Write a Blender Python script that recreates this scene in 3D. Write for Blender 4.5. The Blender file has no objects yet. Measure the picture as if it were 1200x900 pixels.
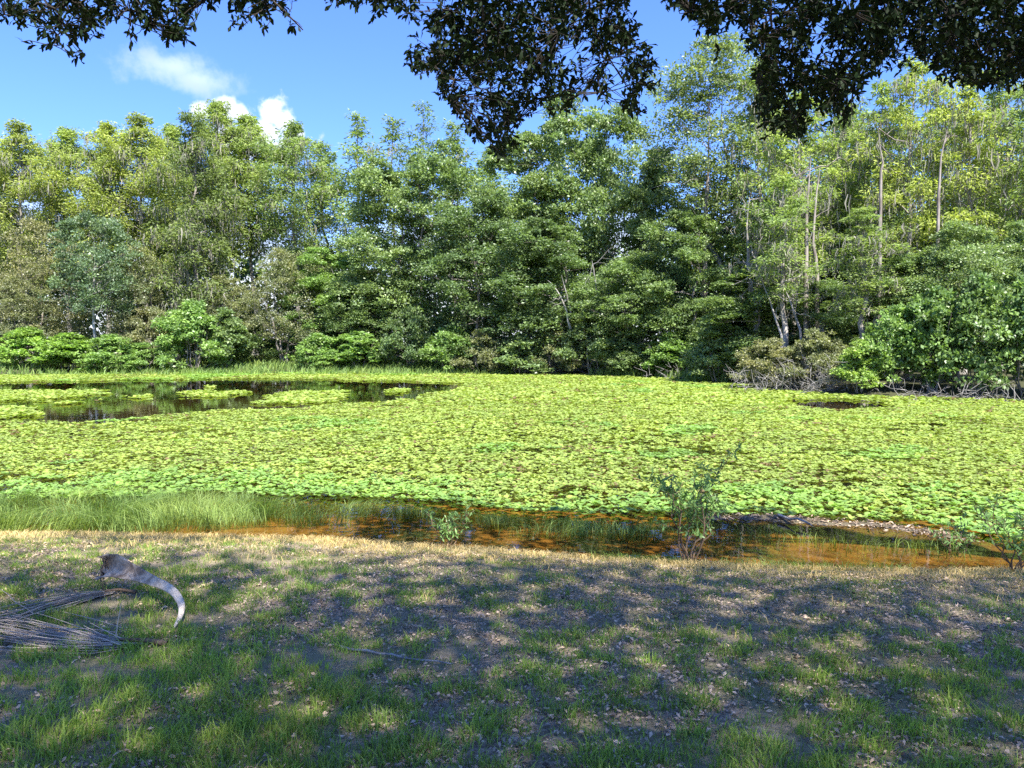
import bpy, math, random
import numpy as np
from mathutils import Vector

# ------------------------------------------------------------------ camera, world, sun, exposure
SC = bpy.context.scene
COL = SC.collection
EYE = 2.05                                  # eye above the pond's water level (z = 0)
F = 906.0                                   # focal length in pixels of a 1200 px wide picture
PITCH = math.atan(50.0 / F)
SUN_EL, SUN_ROT = math.radians(56), math.radians(156)

cam = bpy.data.cameras.new('camera')
cam.sensor_width = 36.0
cam.lens = 36.0 * F / 1200.0
cam.clip_start, cam.clip_end = 0.05, 5000
camo = bpy.data.objects.new('camera', cam)
COL.objects.link(camo)
camo.location = (0, 0, EYE)
camo.rotation_euler = (math.pi / 2 - PITCH, 0, 0)
SC.camera = camo

SC.view_settings.view_transform = 'Standard'
SC.view_settings.look = 'None'
SC.view_settings.gamma = 1
SC.view_settings.exposure = 1.88
SC.cycles.max_bounces = 6
SC.cycles.diffuse_bounces = 3
SC.cycles.glossy_bounces = 3
SC.cycles.transmission_bounces = 4
SC.cycles.transparent_max_bounces = 8
SC.cycles.caustics_reflective = False
SC.cycles.caustics_refractive = False
SC.cycles.sample_clamp_indirect = 3.0
SC.cycles.use_denoising = False

sun = bpy.data.lights.new('sun', 'SUN')
sun.energy = 4.2
sun.angle = math.radians(0.53)
sun.color = (1.0, 0.955, 0.88)
suno = bpy.data.objects.new('sun', sun)
COL.objects.link(suno)
SUNV = Vector((math.sin(SUN_ROT) * math.cos(SUN_EL), math.cos(SUN_ROT) * math.cos(SUN_EL), math.sin(SUN_EL)))
suno.location = SUNV * 60
suno.rotation_euler = SUNV.to_track_quat('Z', 'Y').to_euler()


class NT:
    """small helper to wire shader nodes"""
    def __init__(self, tree):
        self.t = tree
        tree.nodes.clear()

    def n(self, kind, **kw):
        nd = self.t.nodes.new(kind)
        ins = kw.pop('ins', {})
        for k, v in kw.items():
            setattr(nd, k, v)
        for k, v in ins.items():
            self.put(nd.inputs[k], v)
        return nd

    def put(self, sock, v):
        if isinstance(v, bpy.types.NodeSocket):
            self.t.links.new(v, sock)
        elif isinstance(v, (tuple, list)) and sock.type == 'RGBA' and len(v) == 3:
            sock.default_value = (*v, 1)
        else:
            sock.default_value = v

    def math(self, op, a, b=0.0, c=None, clamp=False):
        nd = self.n('ShaderNodeMath', operation=op, use_clamp=clamp)
        self.put(nd.inputs[0], a)
        self.put(nd.inputs[1], b)
        if c is not None:
            self.put(nd.inputs[2], c)
        return nd.outputs[0]

    def mix(self, fac, a, b, blend='MIX'):
        nd = self.n('ShaderNodeMix', data_type='RGBA', blend_type=blend)
        self.put(nd.inputs[0], fac)
        self.put(nd.inputs[6], a)
        self.put(nd.inputs[7], b)
        return nd.outputs[2]

    def smooth(self, x, lo, hi, out0=0.0, out1=1.0):
        nd = self.n('ShaderNodeMapRange', interpolation_type='SMOOTHSTEP', clamp=True)
        for i, v in enumerate((x, lo, hi, out0, out1)):
            self.put(nd.inputs[i], v)
        return nd.outputs[0]

    def noise(self, vec, scale, detail=3.0, rough=0.55, dist=0.0):
        nd = self.n('ShaderNodeTexNoise', ins={'Scale': scale, 'Detail': detail, 'Roughness': rough, 'Distortion': dist})
        if vec is not None:
            self.put(nd.inputs['Vector'], vec)
        return nd.outputs['Fac']


world = bpy.data.worlds.new('World')
SC.world = world
world.use_nodes = True
w = NT(world.node_tree)
sky = w.n('ShaderNodeTexSky', sky_type='NISHITA', sun_disc=False, sun_elevation=SUN_EL, sun_rotation=SUN_ROT,
          altitude=0, air_density=1.0, dust_density=0.35, ozone_density=2.2)
tc = w.n('ShaderNodeTexCoord').outputs['Generated']
sep = w.n('ShaderNodeSeparateXYZ', ins={0: tc})
az = w.math('ARCTAN2', sep.outputs[0], sep.outputs[1])
el = w.math('ARCSINE', sep.outputs[2])
n1 = w.noise(tc, 34.0, 7.0, 0.6)
n2 = w.noise(tc, 7.0, 4.0, 0.55)
n3 = w.noise(tc, 2.6, 5.0, 0.6, 0.4)


def sky_dir(px, py):
    u, v = (px - 600) / F, (450 - py) / F
    y = math.cos(PITCH) + v * math.sin(PITCH)
    z = -math.sin(PITCH) + v * math.cos(PITCH)
    return math.atan2(u, y), math.atan2(z, math.hypot(u, y))


def puff(px, py, r_az, r_el):
    a0, e0 = sky_dir(px, py)
    da = w.math('DIVIDE', w.math('SUBTRACT', az, a0), r_az / F)
    de = w.math('DIVIDE', w.math('SUBTRACT', el, e0), r_el / F)
    return w.math('SQRT', w.math('ADD', w.math('MULTIPLY', da, da), w.math('MULTIPLY', de, de)))


cum = None                                   # a heap of cumulus low over the wood
for p in ((234, 130, 12, 10), (266, 126, 15, 13), (284, 133, 19, 14), (318, 130, 17, 17), (334, 140, 17, 15), (346, 156, 12, 16), (300, 165, 56, 26)):
    d = puff(*p)
    cum = d if cum is None else w.math('MINIMUM', cum, d)
cumj = w.math('ADD', cum, w.math('MULTIPLY', w.math('SUBTRACT', n1, 0.5), 2.6))
cmask = w.smooth(cumj, 0.5, 1.15, 0.95, 0.0)
wisp = w.math('MINIMUM', puff(205, 78, 66, 24), puff(232, 92, 50, 22))
wj = w.math('ADD', wisp, w.math('MULTIPLY', w.math('SUBTRACT', n2, 0.5), 2.2))
wj = w.math('ADD', wj, w.math('MULTIPLY', w.math('SUBTRACT', n1, 0.5), 2.0))
wmask = w.smooth(wj, 0.0, 1.1, 0.5, 0.0)
band_in = w.math('ADD', el, w.math('MULTIPLY', w.math('SUBTRACT', n2, 0.5), 0.22))
band = w.smooth(band_in, 0.07, 0.19, 0.95, 0.0)          # bank of far cloud near the horizon
gen = w.smooth(n3, 0.60, 0.74, 0.0, 0.85)                # scattered fair-weather cloud all round the sky
gen = w.math('MULTIPLY', gen, w.smooth(el, 0.48, 0.75))
m = w.math('MAXIMUM', w.math('MAXIMUM', cmask, wmask), w.math('MAXIMUM', band, gen))
cshade = w.smooth(w.math('ADD', n1, n2), 0.75, 1.2, 0.72, 1.0)
ccol = w.n('ShaderNodeVectorMath', operation='SCALE', ins={0: (4.6, 4.9, 5.3), 'Scale': cshade}).outputs[0]
skyc = w.mix(1.0, sky.outputs[0], (0.46, 0.63, 1.08), 'MULTIPLY')
bg = w.n('ShaderNodeBackground', ins={'Color': w.mix(m, skyc, ccol), 'Strength': 0.09})
wo = w.n('ShaderNodeOutputWorld')
world.node_tree.links.new(bg.outputs[0], wo.inputs[0])

# ------------------------------------------------------------------ layout helpers (survey of the place from the photograph)
CP, SP = math.cos(PITCH), math.sin(PITCH)


def ray(px, py):
    u, v = (px - 600) / F, (450 - py) / F
    return np.array([u, CP + v * SP, -SP + v * CP])


def on_plane(px, py, z=0.0):
    r = ray(px, py)
    t = (z - EYE) / r[2]
    return np.array([r[0] * t, r[1] * t, z])


def at_depth(px, py, y):
    r = ray(px, py)
    return np.array([0, 0, EYE]) + r * (y / r[1])


_vr = np.random.RandomState(7)
_LAT = _vr.rand(256, 256)


def vnoise(x, y, s, octaves=3, seed=0):
    """value noise 0..1 at world x, y with feature size s"""
    x, y = np.asarray(x, float), np.asarray(y, float)
    x, y = (0.81 * x - 0.586 * y) / s + 31.7 * seed + 1000, (0.586 * x + 0.81 * y) / s + 17.3 * seed + 1000
    out, amp, tot = 0.0, 1.0, 0.0
    for _ in range(octaves):
        xi, yi = np.floor(x).astype(int), np.floor(y).astype(int)
        fx, fy = x - xi, y - yi
        fx, fy = fx * fx * (3 - 2 * fx), fy * fy * (3 - 2 * fy)
        a = _LAT[xi % 256, yi % 256]
        b = _LAT[(xi + 1) % 256, yi % 256]
        c = _LAT[xi % 256, (yi + 1) % 256]
        d = _LAT[(xi + 1) % 256, (yi + 1) % 256]
        out = out + amp * ((a * (1 - fx) + b * fx) * (1 - fy) + (c * (1 - fx) + d * fx) * fy)
        tot += amp
        amp *= 0.5
        x, y = (0.6 * x - 0.8 * y) * 2.03 + 5000.1, (0.8 * x + 0.6 * y) * 2.03 + 5009.7
    return out / tot


NEAR = [(-60, 9.5), (-22, 9.0), (-9, 8.3)] + [tuple(on_plane(px, py)[:2]) for px, py in
        ((0, 627), (120, 628), (240, 630), (400, 634), (500, 641), (600, 647), (700, 655), (800, 661), (900, 666), (1000, 669), (1100, 670), (1200, 668))] + [(9, 6.9), (20, 7.2), (40, 9)]
FAR = [(46, 14), (32, 19), (24, 23)] + [tuple(on_plane(px, py)[:2]) for px, py in
       ((1200, 470), (1100, 467), (1000, 464), (930, 459), (880, 453), (840, 446), (780, 441), (700, 438.5), (600, 437.5), (500, 437), (400, 437), (300, 437), (200, 437), (100, 438), (0, 440))] + [(-44, 46), (-56, 38), (-64, 22)]
POND = np.array(NEAR + FAR)
NEARA = np.array(NEAR)


def inside(poly, x, y):
    x, y = np.asarray(x, float), np.asarray(y, float)
    r = np.zeros(x.shape, bool)
    n = len(poly)
    for i in range(n):
        x1, y1 = poly[i]
        x2, y2 = poly[(i + 1) % n]
        if y1 == y2:
            continue
        c = ((y1 > y) != (y2 > y)) & (x < (x2 - x1) * (y - y1) / (y2 - y1) + x1)
        r ^= c
    return r


def edge_dist(poly, x, y, closed=True):
    x, y = np.asarray(x, float), np.asarray(y, float)
    best = np.full(x.shape, 1e9)
    n = len(poly)
    for i in range(n if closed else n - 1):
        ax, ay = poly[i]
        bx, by = poly[(i + 1) % n]
        dx, dy = bx - ax, by - ay
        t = np.clip(((x - ax) * dx + (y - ay) * dy) / (dx * dx + dy * dy + 1e-12), 0, 1)
        best = np.minimum(best, np.hypot(x - ax - t * dx, y - ay - t * dy))
    return best


MUD = np.array([on_plane(px, py)[:2] for px, py in ((835, 606), (880, 606), (950, 612), (1020, 615), (1080, 622), (1130, 632))])


def height(x, y):
    x, y = np.asarray(x, float), np.asarray(y, float)
    d = edge_dist(POND, x, y)
    ins = inside(POND, x, y)
    rise = 0.45 * (1 - np.exp(-d / 1.5))
    rise = np.where(y > 12, 0.5 * (1 - np.exp(-d / 3.0)) + 0.004 * np.clip(d - 20, 0, 60), rise)
    bump = (vnoise(x, y, 1.3, 4, 1) - 0.5) * 0.09 * np.clip(d / 1.2, 0, 1) + (vnoise(x, y, 0.22, 2, 2) - 0.5) * 0.025 * np.clip(d / 0.5, 0, 1)
    depth = 0.025 + 0.05 * np.clip(d, 0, 2.6) + 0.30 * np.clip(d - 2.6, 0, 3)
    depth = np.minimum(depth, 1.1) + (vnoise(x, y, 0.5, 3, 3) - 0.5) * 0.05 * np.clip(d / 0.4, 0, 1)
    h = np.where(ins, -depth, rise + bump)
    md = edge_dist(MUD, x, y, False)
    ridge = 0.02 - 0.5 * md ** 1.4 + (vnoise(x, y, 0.22, 3, 5) - 0.5) * 0.09
    return np.where(ins, np.maximum(h, ridge), h)


# ------------------------------------------------------------------ mesh helpers
def link(o):
    COL.objects.link(o)
    return o


class MB:
    """collects quads (a quad may repeat its last corner index trick is not used) and builds one mesh"""
    def __init__(self):
        self.v, self.q, self.a, self.n = [], [], [], 0

    def add(self, verts, quads, attr=0.5):
        verts = np.asarray(verts, float).reshape(-1, 3)
        quads = np.asarray(quads, int).reshape(-1, 4)
        self.v.append(verts)
        self.q.append(quads + self.n)
        a = np.full(len(quads), attr, float) if np.isscalar(attr) else np.asarray(attr, float)
        self.a.append(a)
        self.n += len(verts)
        return self

    def mesh(self, name, mat, smooth=False):
        v = np.concatenate(self.v).astype(np.float32)
        q = np.concatenate(self.q).astype(np.int32)
        a = np.concatenate(self.a).astype(np.float32)
        me = bpy.data.meshes.new(name)
        me.vertices.add(len(v))
        me.vertices.foreach_set('co', v.ravel())
        me.loops.add(len(q) * 4)
        me.loops.foreach_set('vertex_index', q.ravel())
        me.polygons.add(len(q))
        me.polygons.foreach_set('loop_start', np.arange(0, len(q) * 4, 4, dtype=np.int32))
        if smooth:
            me.polygons.foreach_set('use_smooth', np.ones(len(q), bool))
        at = me.attributes.new('v', 'FLOAT', 'FACE')
        at.data.foreach_set('value', a)
        me.materials.append(mat)
        me.update(calc_edges=True)
        return me

    def tube(self, path, radii, sides=6, attr=0.5, cap=True):
        p = np.asarray(path, float)
        n = len(p)
        r = np.asarray(radii, float) if not np.isscalar(radii) else np.full(n, radii)
        t = np.gradient(p, axis=0)
        t /= np.linalg.norm(t, axis=1)[:, None] + 1e-9
        ref = np.array([0.0, 0, 1]) if abs(t[0][2]) < 0.8 else np.array([1.0, 0, 0])
        ang = np.arange(sides) * 2 * math.pi / sides
        vs = []
        for i in range(n):
            a = np.cross(t[i], ref)
            a /= np.linalg.norm(a) + 1e-9
            b = np.cross(t[i], a)
            vs.append(p[i] + r[i] * (np.cos(ang)[:, None] * a + np.sin(ang)[:, None] * b))
        vs = np.concatenate(vs)
        i0 = np.arange(sides)
        i1 = (i0 + 1) % sides
        q = [np.stack([i0 + k * sides, i1 + k * sides, i1 + (k + 1) * sides, i0 + (k + 1) * sides], 1) for k in range(n - 1)]
        return self.add(vs, np.concatenate(q), attr)


def unit(v):
    return v / (np.linalg.norm(v, axis=-1, keepdims=True) + 1e-9)


def leaves(mb, c, axis, nrm, length, width, attr, fold=0.12):
    """rhombic leaves, one quad each: base at c"""
    n = len(c)
    axis = unit(axis)
    side = unit(np.cross(nrm, axis))
    nn = np.cross(axis, side)
    L = np.broadcast_to(np.asarray(length, float), (n,))[:, None]
    W = np.broadcast_to(np.asarray(width, float), (n,))[:, None]
    v = np.empty((n, 4, 3))
    v[:, 0] = c
    v[:, 1] = c + axis * L * 0.55 + side * W * 0.5 + nn * L * fold
    v[:, 2] = c + axis * L
    v[:, 3] = c + axis * L * 0.55 - side * W * 0.5 + nn * L * fold
    mb.add(v.reshape(-1, 3), np.arange(n * 4).reshape(-1, 4), attr)


def leaves_fine(mb, c, axis, nrm, length, width, attr, droop=0.15):
    """obovate leaves of two quads"""
    n = len(c)
    axis = unit(axis)
    side = unit(np.cross(nrm, axis))
    nn = np.cross(axis, side)
    L = np.broadcast_to(np.asarray(length, float), (n,))[:, None]
    W = np.broadcast_to(np.asarray(width, float), (n,))[:, None]
    v = np.empty((n, 6, 3))
    v[:, 0] = c - side * W * 0.08
    v[:, 1] = c + side * W * 0.08
    mid = c + axis * L * 0.6 + nn * L * 0.06
    v[:, 2] = mid + side * W * 0.5
    v[:, 3] = mid - side * W * 0.5
    tip = c + axis * L - nn * L * droop * 0.5
    v[:, 4] = tip + side * W * 0.14
    v[:, 5] = tip - side * W * 0.14
    k = np.arange(n)[:, None] * 6
    q = np.concatenate([k + np.array([[0, 1, 2, 3]]), k + np.array([[3, 2, 4, 5]])], 1).reshape(-1, 4)
    mb.add(v.reshape(-1, 3), q, np.repeat(np.broadcast_to(attr, (n,)), 2))


def blades(mb, base, lean, h, wd, attr, curl=0.5):
    """grass blades: two quads, the upper tapering to a near-point. lean: (n,2) horizontal lean relative to height"""
    n = len(base)
    a = np.random.RandomState(n).rand(n) * math.pi
    side = np.stack([np.cos(a), np.sin(a), np.zeros(n)], 1) * wd[:, None] * 0.5
    l3 = np.concatenate([lean, np.zeros((n, 1))], 1)
    up = np.array([0, 0, 1.0])
    m1 = base + up * (h * 0.55)[:, None] + l3 * (h * 0.3)[:, None]
    t = base + up * (h * (1 - 0.25 * curl))[:, None] + l3 * h[:, None]
    v = np.empty((n, 6, 3))
    v[:, 0], v[:, 1] = base - side, base + side
    v[:, 2], v[:, 3] = m1 + side * 0.8, m1 - side * 0.8
    v[:, 4], v[:, 5] = t + side * 0.12, t - side * 0.12
    k = np.arange(n)[:, None] * 6
    q = np.concatenate([k + np.array([[0, 1, 2, 3]]), k + np.array([[3, 2, 4, 5]])], 1).reshape(-1, 4)
    mb.add(v.reshape(-1, 3), q, np.repeat(attr, 2))


def sphere_dirs(rng, n):
    v = rng.normal(size=(n, 3))
    return unit(v)


def bend(rng, a, b, n=5, wob=0.08, sag=0.0):
    a, b = np.asarray(a, float), np.asarray(b, float)
    t = np.linspace(0, 1, n)[:, None]
    L = np.linalg.norm(b - a)
    p = a + (b - a) * t
    off = rng.normal(size=(n, 3)) * wob * L
    off[0] = off[-1] = 0
    p = p + off * np.sin(t * math.pi)
    p[:, 2] += sag * L * np.sin(t[:, 0] * math.pi)
    return p


# ------------------------------------------------------------------ materials
def new_mat(name):
    mt = bpy.data.materials.new(name)
    mt.use_nodes = True
    return mt, NT(mt.node_tree)


def finish(b, shader):
    o = b.n('ShaderNodeOutputMaterial')
    b.t.links.new(shader, o.inputs[0])


def leaf_mat(name, col=None, var=0.55, yellow=0.25, transl=0.35, rough=0.5, spec=0.35, tcol=(1.15, 1.25, 0.55), dead=False):
    """leaf colour: the thing's own tint (object colour) or a fixed one, varied leaf by leaf"""
    mt, b = new_mat(name)
    base = b.n('ShaderNodeObjectInfo').outputs['Color'] if col is None else b.n('ShaderNodeRGB').outputs[0]
    if col is not None:
        base.default_value = (*col, 1)
    v = b.n('ShaderNodeAttribute', attribute_name='v').outputs['Fac']
    fac = b.math('MULTIPLY_ADD', v, 2 * var, 1 - var)
    c = b.n('ShaderNodeVectorMath', operation='SCALE', ins={0: base, 'Scale': fac}).outputs[0]
    warm = b.mix(1.0, c, (1.35, 1.08, 0.6), 'MULTIPLY')
    pos = b.n('ShaderNodeTexCoord').outputs['Object']
    big = b.noise(pos, 0.8, 2.0)
    c = b.mix(b.math('MULTIPLY', b.smooth(b.math('ADD', big, b.math('MULTIPLY', v, 0.3)), 0.45, 0.95), yellow * 2), c, warm)
    if dead:                                  # the few withered leaves are brown
        c = b.mix(b.smooth(v, 0.005, 0.03, 1.0, 0.0), c, (0.20, 0.145, 0.07))
    p = b.n('ShaderNodeBsdfPrincipled', ins={'Base Color': c, 'Roughness': rough, 'Specular IOR Level': spec})
    tr = b.n('ShaderNodeBsdfTranslucent', ins={'Color': b.mix(1.0, c, tcol, 'MULTIPLY')})
    mx = b.n('ShaderNodeMixShader', ins={0: transl, 1: p.outputs[0], 2: tr.outputs[0]})
    finish(b, mx.outputs[0])
    return mt


def bark_mat(name, c1, c2, scale=5.0, moss=None):
    mt, b = new_mat(name)
    pos = b.n('ShaderNodeTexCoord').outputs['Object']
    mp = b.n('ShaderNodeMapping', ins={0: pos, 3: (1, 1, 0.18)}).outputs[0]
    n = b.noise(mp, scale, 5.0, 0.65)
    n2_ = b.noise(pos, 1.3, 3.0)
    c = b.mix(b.smooth(n, 0.32, 0.68), c1, c2)
    if moss:
        c = b.mix(b.smooth(n2_, 0.52, 0.7, 0.0, 0.7), c, moss)
    p = b.n('ShaderNodeBsdfPrincipled', ins={'Base Color': c, 'Roughness': 0.9, 'Specular IOR Level': 0.15})
    bp = b.n('ShaderNodeBump', ins={'Strength': 0.5, 'Distance': 0.04, 'Height': n})
    b.put(p.inputs['Normal'], bp.outputs[0])
    finish(b, p.outputs[0])
    return mt


M_leaf = leaf_mat('broad_leaf', var=0.5, yellow=0.22, transl=0.38, rough=0.42, spec=0.5)
M_needle = leaf_mat('cypress_needle', var=0.42, yellow=0.18, transl=0.42, rough=0.6, spec=0.2)
M_moss = leaf_mat('spanish_moss', (0.26, 0.255, 0.215), var=0.4, yellow=0.1, transl=0.25, rough=0.9, spec=0.05, tcol=(1, 1, 0.9))
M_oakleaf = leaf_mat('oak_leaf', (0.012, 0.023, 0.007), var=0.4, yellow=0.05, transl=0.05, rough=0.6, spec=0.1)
M_bark = bark_mat('grey_bark', (0.12, 0.10, 0.085), (0.34, 0.30, 0.265), 5.0, (0.10, 0.11, 0.07))
M_palebark = bark_mat('pale_bark', (0.25, 0.235, 0.21), (0.44, 0.42, 0.385), 6.0)
M_greybark = bark_mat('cypress_bark', (0.20, 0.18, 0.155), (0.42, 0.385, 0.345), 5.0, (0.17, 0.17, 0.13))
M_deadwood = bark_mat('weathered_twig', (0.15, 0.14, 0.125), (0.33, 0.315, 0.295), 8.0)
M_oakbark = bark_mat('oak_bark', (0.05, 0.042, 0.035), (0.14, 0.12, 0.10), 6.0)
M_oaktwig = bark_mat('oak_twig', (0.02, 0.017, 0.013), (0.05, 0.042, 0.034), 9.0)
M_twig = bark_mat('sapling_stem', (0.10, 0.065, 0.04), (0.2, 0.14, 0.09), 9.0)
M_grass = leaf_mat('lawn_grass', (0.25, 0.365, 0.088), var=0.6, yellow=0.25, transl=0.5, rough=0.5, spec=0.25)
M_straw = leaf_mat('dry_grass', (0.46, 0.37, 0.18), var=0.4, yellow=0.2, transl=0.3, rough=0.7, spec=0.2)
M_marsh = leaf_mat('marsh_grass', (0.20, 0.31, 0.095), var=0.45, yellow=0.35, transl=0.4, rough=0.5, spec=0.3)
M_litter = leaf_mat('dead_leaf', (0.36, 0.285, 0.218), var=0.85, yellow=0.2, transl=0.1, rough=0.6, spec=0.35, tcol=(1.1, 0.9, 0.6))
M_sapleaf = leaf_mat('sapling_leaf', (0.18, 0.31, 0.10), var=0.45, yellow=0.2, transl=0.4, rough=0.4, spec=0.4)
M_pad = leaf_mat('water_lettuce_leaf', (0.275, 0.37, 0.09), var=0.34, yellow=0.16, transl=0.36, rough=0.55, spec=0.25, tcol=(1.1, 1.2, 0.45), dead=True)
M_padgreen = leaf_mat('water_plant_leaf', (0.22, 0.37, 0.09), var=0.36, yellow=0.2, transl=0.36, rough=0.45, spec=0.3)


def ground_mat():
    mt, b = new_mat('bank_soil')
    pos = b.n('ShaderNodeNewGeometry').outputs['Position']
    z = b.n('ShaderNodeSeparateXYZ', ins={0: pos}).outputs[2]
    fine = b.noise(pos, 38.0, 4.0, 0.7)
    mid = b.noise(pos, 5.0, 4.0, 0.6)
    big = b.noise(pos, 0.9, 3.0, 0.55)
    soil = b.mix(b.smooth(fine, 0.35, 0.65), (0.13, 0.098, 0.066), (0.36, 0.285, 0.205))
    thatch = b.mix(fine, (0.12, 0.125, 0.05), (0.28, 0.235, 0.125))
    c = b.mix(b.smooth(b.math('ADD', big, b.math('MULTIPLY', mid, 0.5)), 0.55, 0.9), soil, thatch)
    straw = b.mix(fine, (0.30, 0.22, 0.11), (0.52, 0.41, 0.22))
    zz = b.math('ADD', z, b.math('MULTIPLY', b.math('SUBTRACT', mid, 0.5), 0.16))
    sx = b.n('ShaderNodeSeparateXYZ', ins={0: pos})
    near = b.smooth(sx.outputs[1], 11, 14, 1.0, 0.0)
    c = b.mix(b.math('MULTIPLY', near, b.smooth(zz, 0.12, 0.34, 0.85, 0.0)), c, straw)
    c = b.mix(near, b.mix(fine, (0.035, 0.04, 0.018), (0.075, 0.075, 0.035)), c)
    bed = b.mix(b.smooth(mid, 0.3, 0.7), (0.15, 0.088, 0.03), (0.27, 0.175, 0.065))
    bed = b.mix(b.smooth(fine, 0.5, 0.62, 0.0, 0.75), bed, (0.06, 0.04, 0.018))
    muck = b.mix(fine, (0.06, 0.05, 0.03), (0.16, 0.135, 0.085))
    bed = b.mix(b.math('MULTIPLY', near, b.smooth(z, -0.34, -0.17)), (0.022, 0.018, 0.010), bed)  # deep bed painted dark, standing in for light the water would absorb
    c = b.mix(b.smooth(z, -0.03, 0.0, 1.0, 0.0), c, bed)
    isle = b.math('MULTIPLY', b.smooth(sx.outputs[1], 7.35, 7.65), b.smooth(sx.outputs[1], 11, 12, 1.0, 0.0))
    isle = b.math('MULTIPLY', isle, b.smooth(sx.outputs[0], 1.6, 2.0))
    c = b.mix(b.math('MULTIPLY', isle, b.smooth(z, -0.10, -0.03)), c, muck)
    p = b.n('ShaderNodeBsdfPrincipled', ins={'Base Color': c, 'Roughness': 0.85, 'Specular IOR Level': 0.2})
    bp = b.n('ShaderNodeBump', ins={'Strength': 0.8, 'Distance': 0.02, 'Height': fine})
    b.put(p.inputs['Normal'], bp.outputs[0])
    finish(b, p.outputs[0])
    return mt


def water_mat():
    mt, b = new_mat('tannin_water')
    pos = b.n('ShaderNodeNewGeometry').outputs['Position']
    n = b.noise(pos, 2.2, 3.0, 0.5)
    bp = b.n('ShaderNodeBump', ins={'Strength': 0.073, 'Distance': 0.03, 'Height': n})
    fr = b.n('ShaderNodeFresnel', ins={'IOR': 1.33, 'Normal': bp.outputs[0]})
    tr = b.n('ShaderNodeBsdfTransparent', ins={'Color': (0.88, 0.74, 0.47)})
    gl = b.n('ShaderNodeBsdfGlossy', ins={'Color': (1, 1, 1), 'Roughness': 0.015, 'Normal': bp.outputs[0]})
    mx = b.n('ShaderNodeMixShader', ins={0: fr.outputs[0], 1: tr.outputs[0], 2: gl.outputs[0]})
    finish(b, mx.outputs[0])
    return mt


M_ground, M_water = ground_mat(), water_mat()


# ------------------------------------------------------------------ tagging
def tag(o, label=None, cat=None, group=None, kind=None):
    for k, v in (('label', label), ('category', cat), ('group', group), ('kind', kind)):
        if v:
            o[k] = v
    return o


def obj(name, me, parent=None, kind=None, color=None):
    o = link(bpy.data.objects.new(name, me))
    if parent is not None:
        o.parent = parent
    if kind:
        o['kind'] = kind
    if color is not None:
        o.color = (*color, 1)
    return o


def thing(name, label, cat, loc=(0, 0, 0), rz=0.0, group=None, scale=(1, 1, 1)):
    o = link(bpy.data.objects.new(name, None))
    o.location, o.rotation_euler, o.scale = loc, (0, 0, rz), scale
    o.empty_display_size = 0.3
    return tag(o, label, cat, group)


# ------------------------------------------------------------------ ground and water
def axis_steps(spec):
    out = [spec[0][0]]
    for a, bb, s in spec:
        n = max(1, int(round((bb - a) / s)))
        out += list(np.linspace(a, bb, n + 1)[1:])
    return np.array(out)


gx = axis_steps([(-2500, -200, 600), (-200, -70, 20), (-70, -14, 1.5), (-14, -7, 0.4), (-7, 7, 0.09), (7, 14, 0.4), (14, 70, 1.5), (70, 200, 20), (200, 2500, 600)])
gy = axis_steps([(-1500, -100, 400), (-100, -10, 10), (-10, 1.5, 0.8), (1.5, 10.5, 0.09), (10.5, 20, 0.5), (20, 75, 1.1), (75, 200, 15), (200, 3000, 700)])
GX, GY = np.meshgrid(gx, gy)
GZ = height(GX, GY)
nx, ny = len(gx), len(gy)
ii = np.arange(nx - 1)[None, :] + np.arange(ny - 1)[:, None] * nx
gq = np.stack([ii, ii + 1, ii + nx + 1, ii + nx], -1).reshape(-1, 4)
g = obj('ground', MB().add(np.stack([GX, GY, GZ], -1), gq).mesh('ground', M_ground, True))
tag(g, 'grassy bank and pond bed of brown soil', 'ground', kind='structure')
wv = np.array([(-90, 5.5, 0), (70, 5.5, 0), (70, 75, 0), (-90, 75, 0)], float)
wt = obj('pond_water', MB().add(wv, [[0, 1, 2, 3]]).mesh('pond_water', M_water))
tag(wt, 'still brown pond water with dark reflections', 'water', kind='structure')


def poly_px(pts):
    return np.array([on_plane(px, py)[:2] for px, py in pts])


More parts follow.
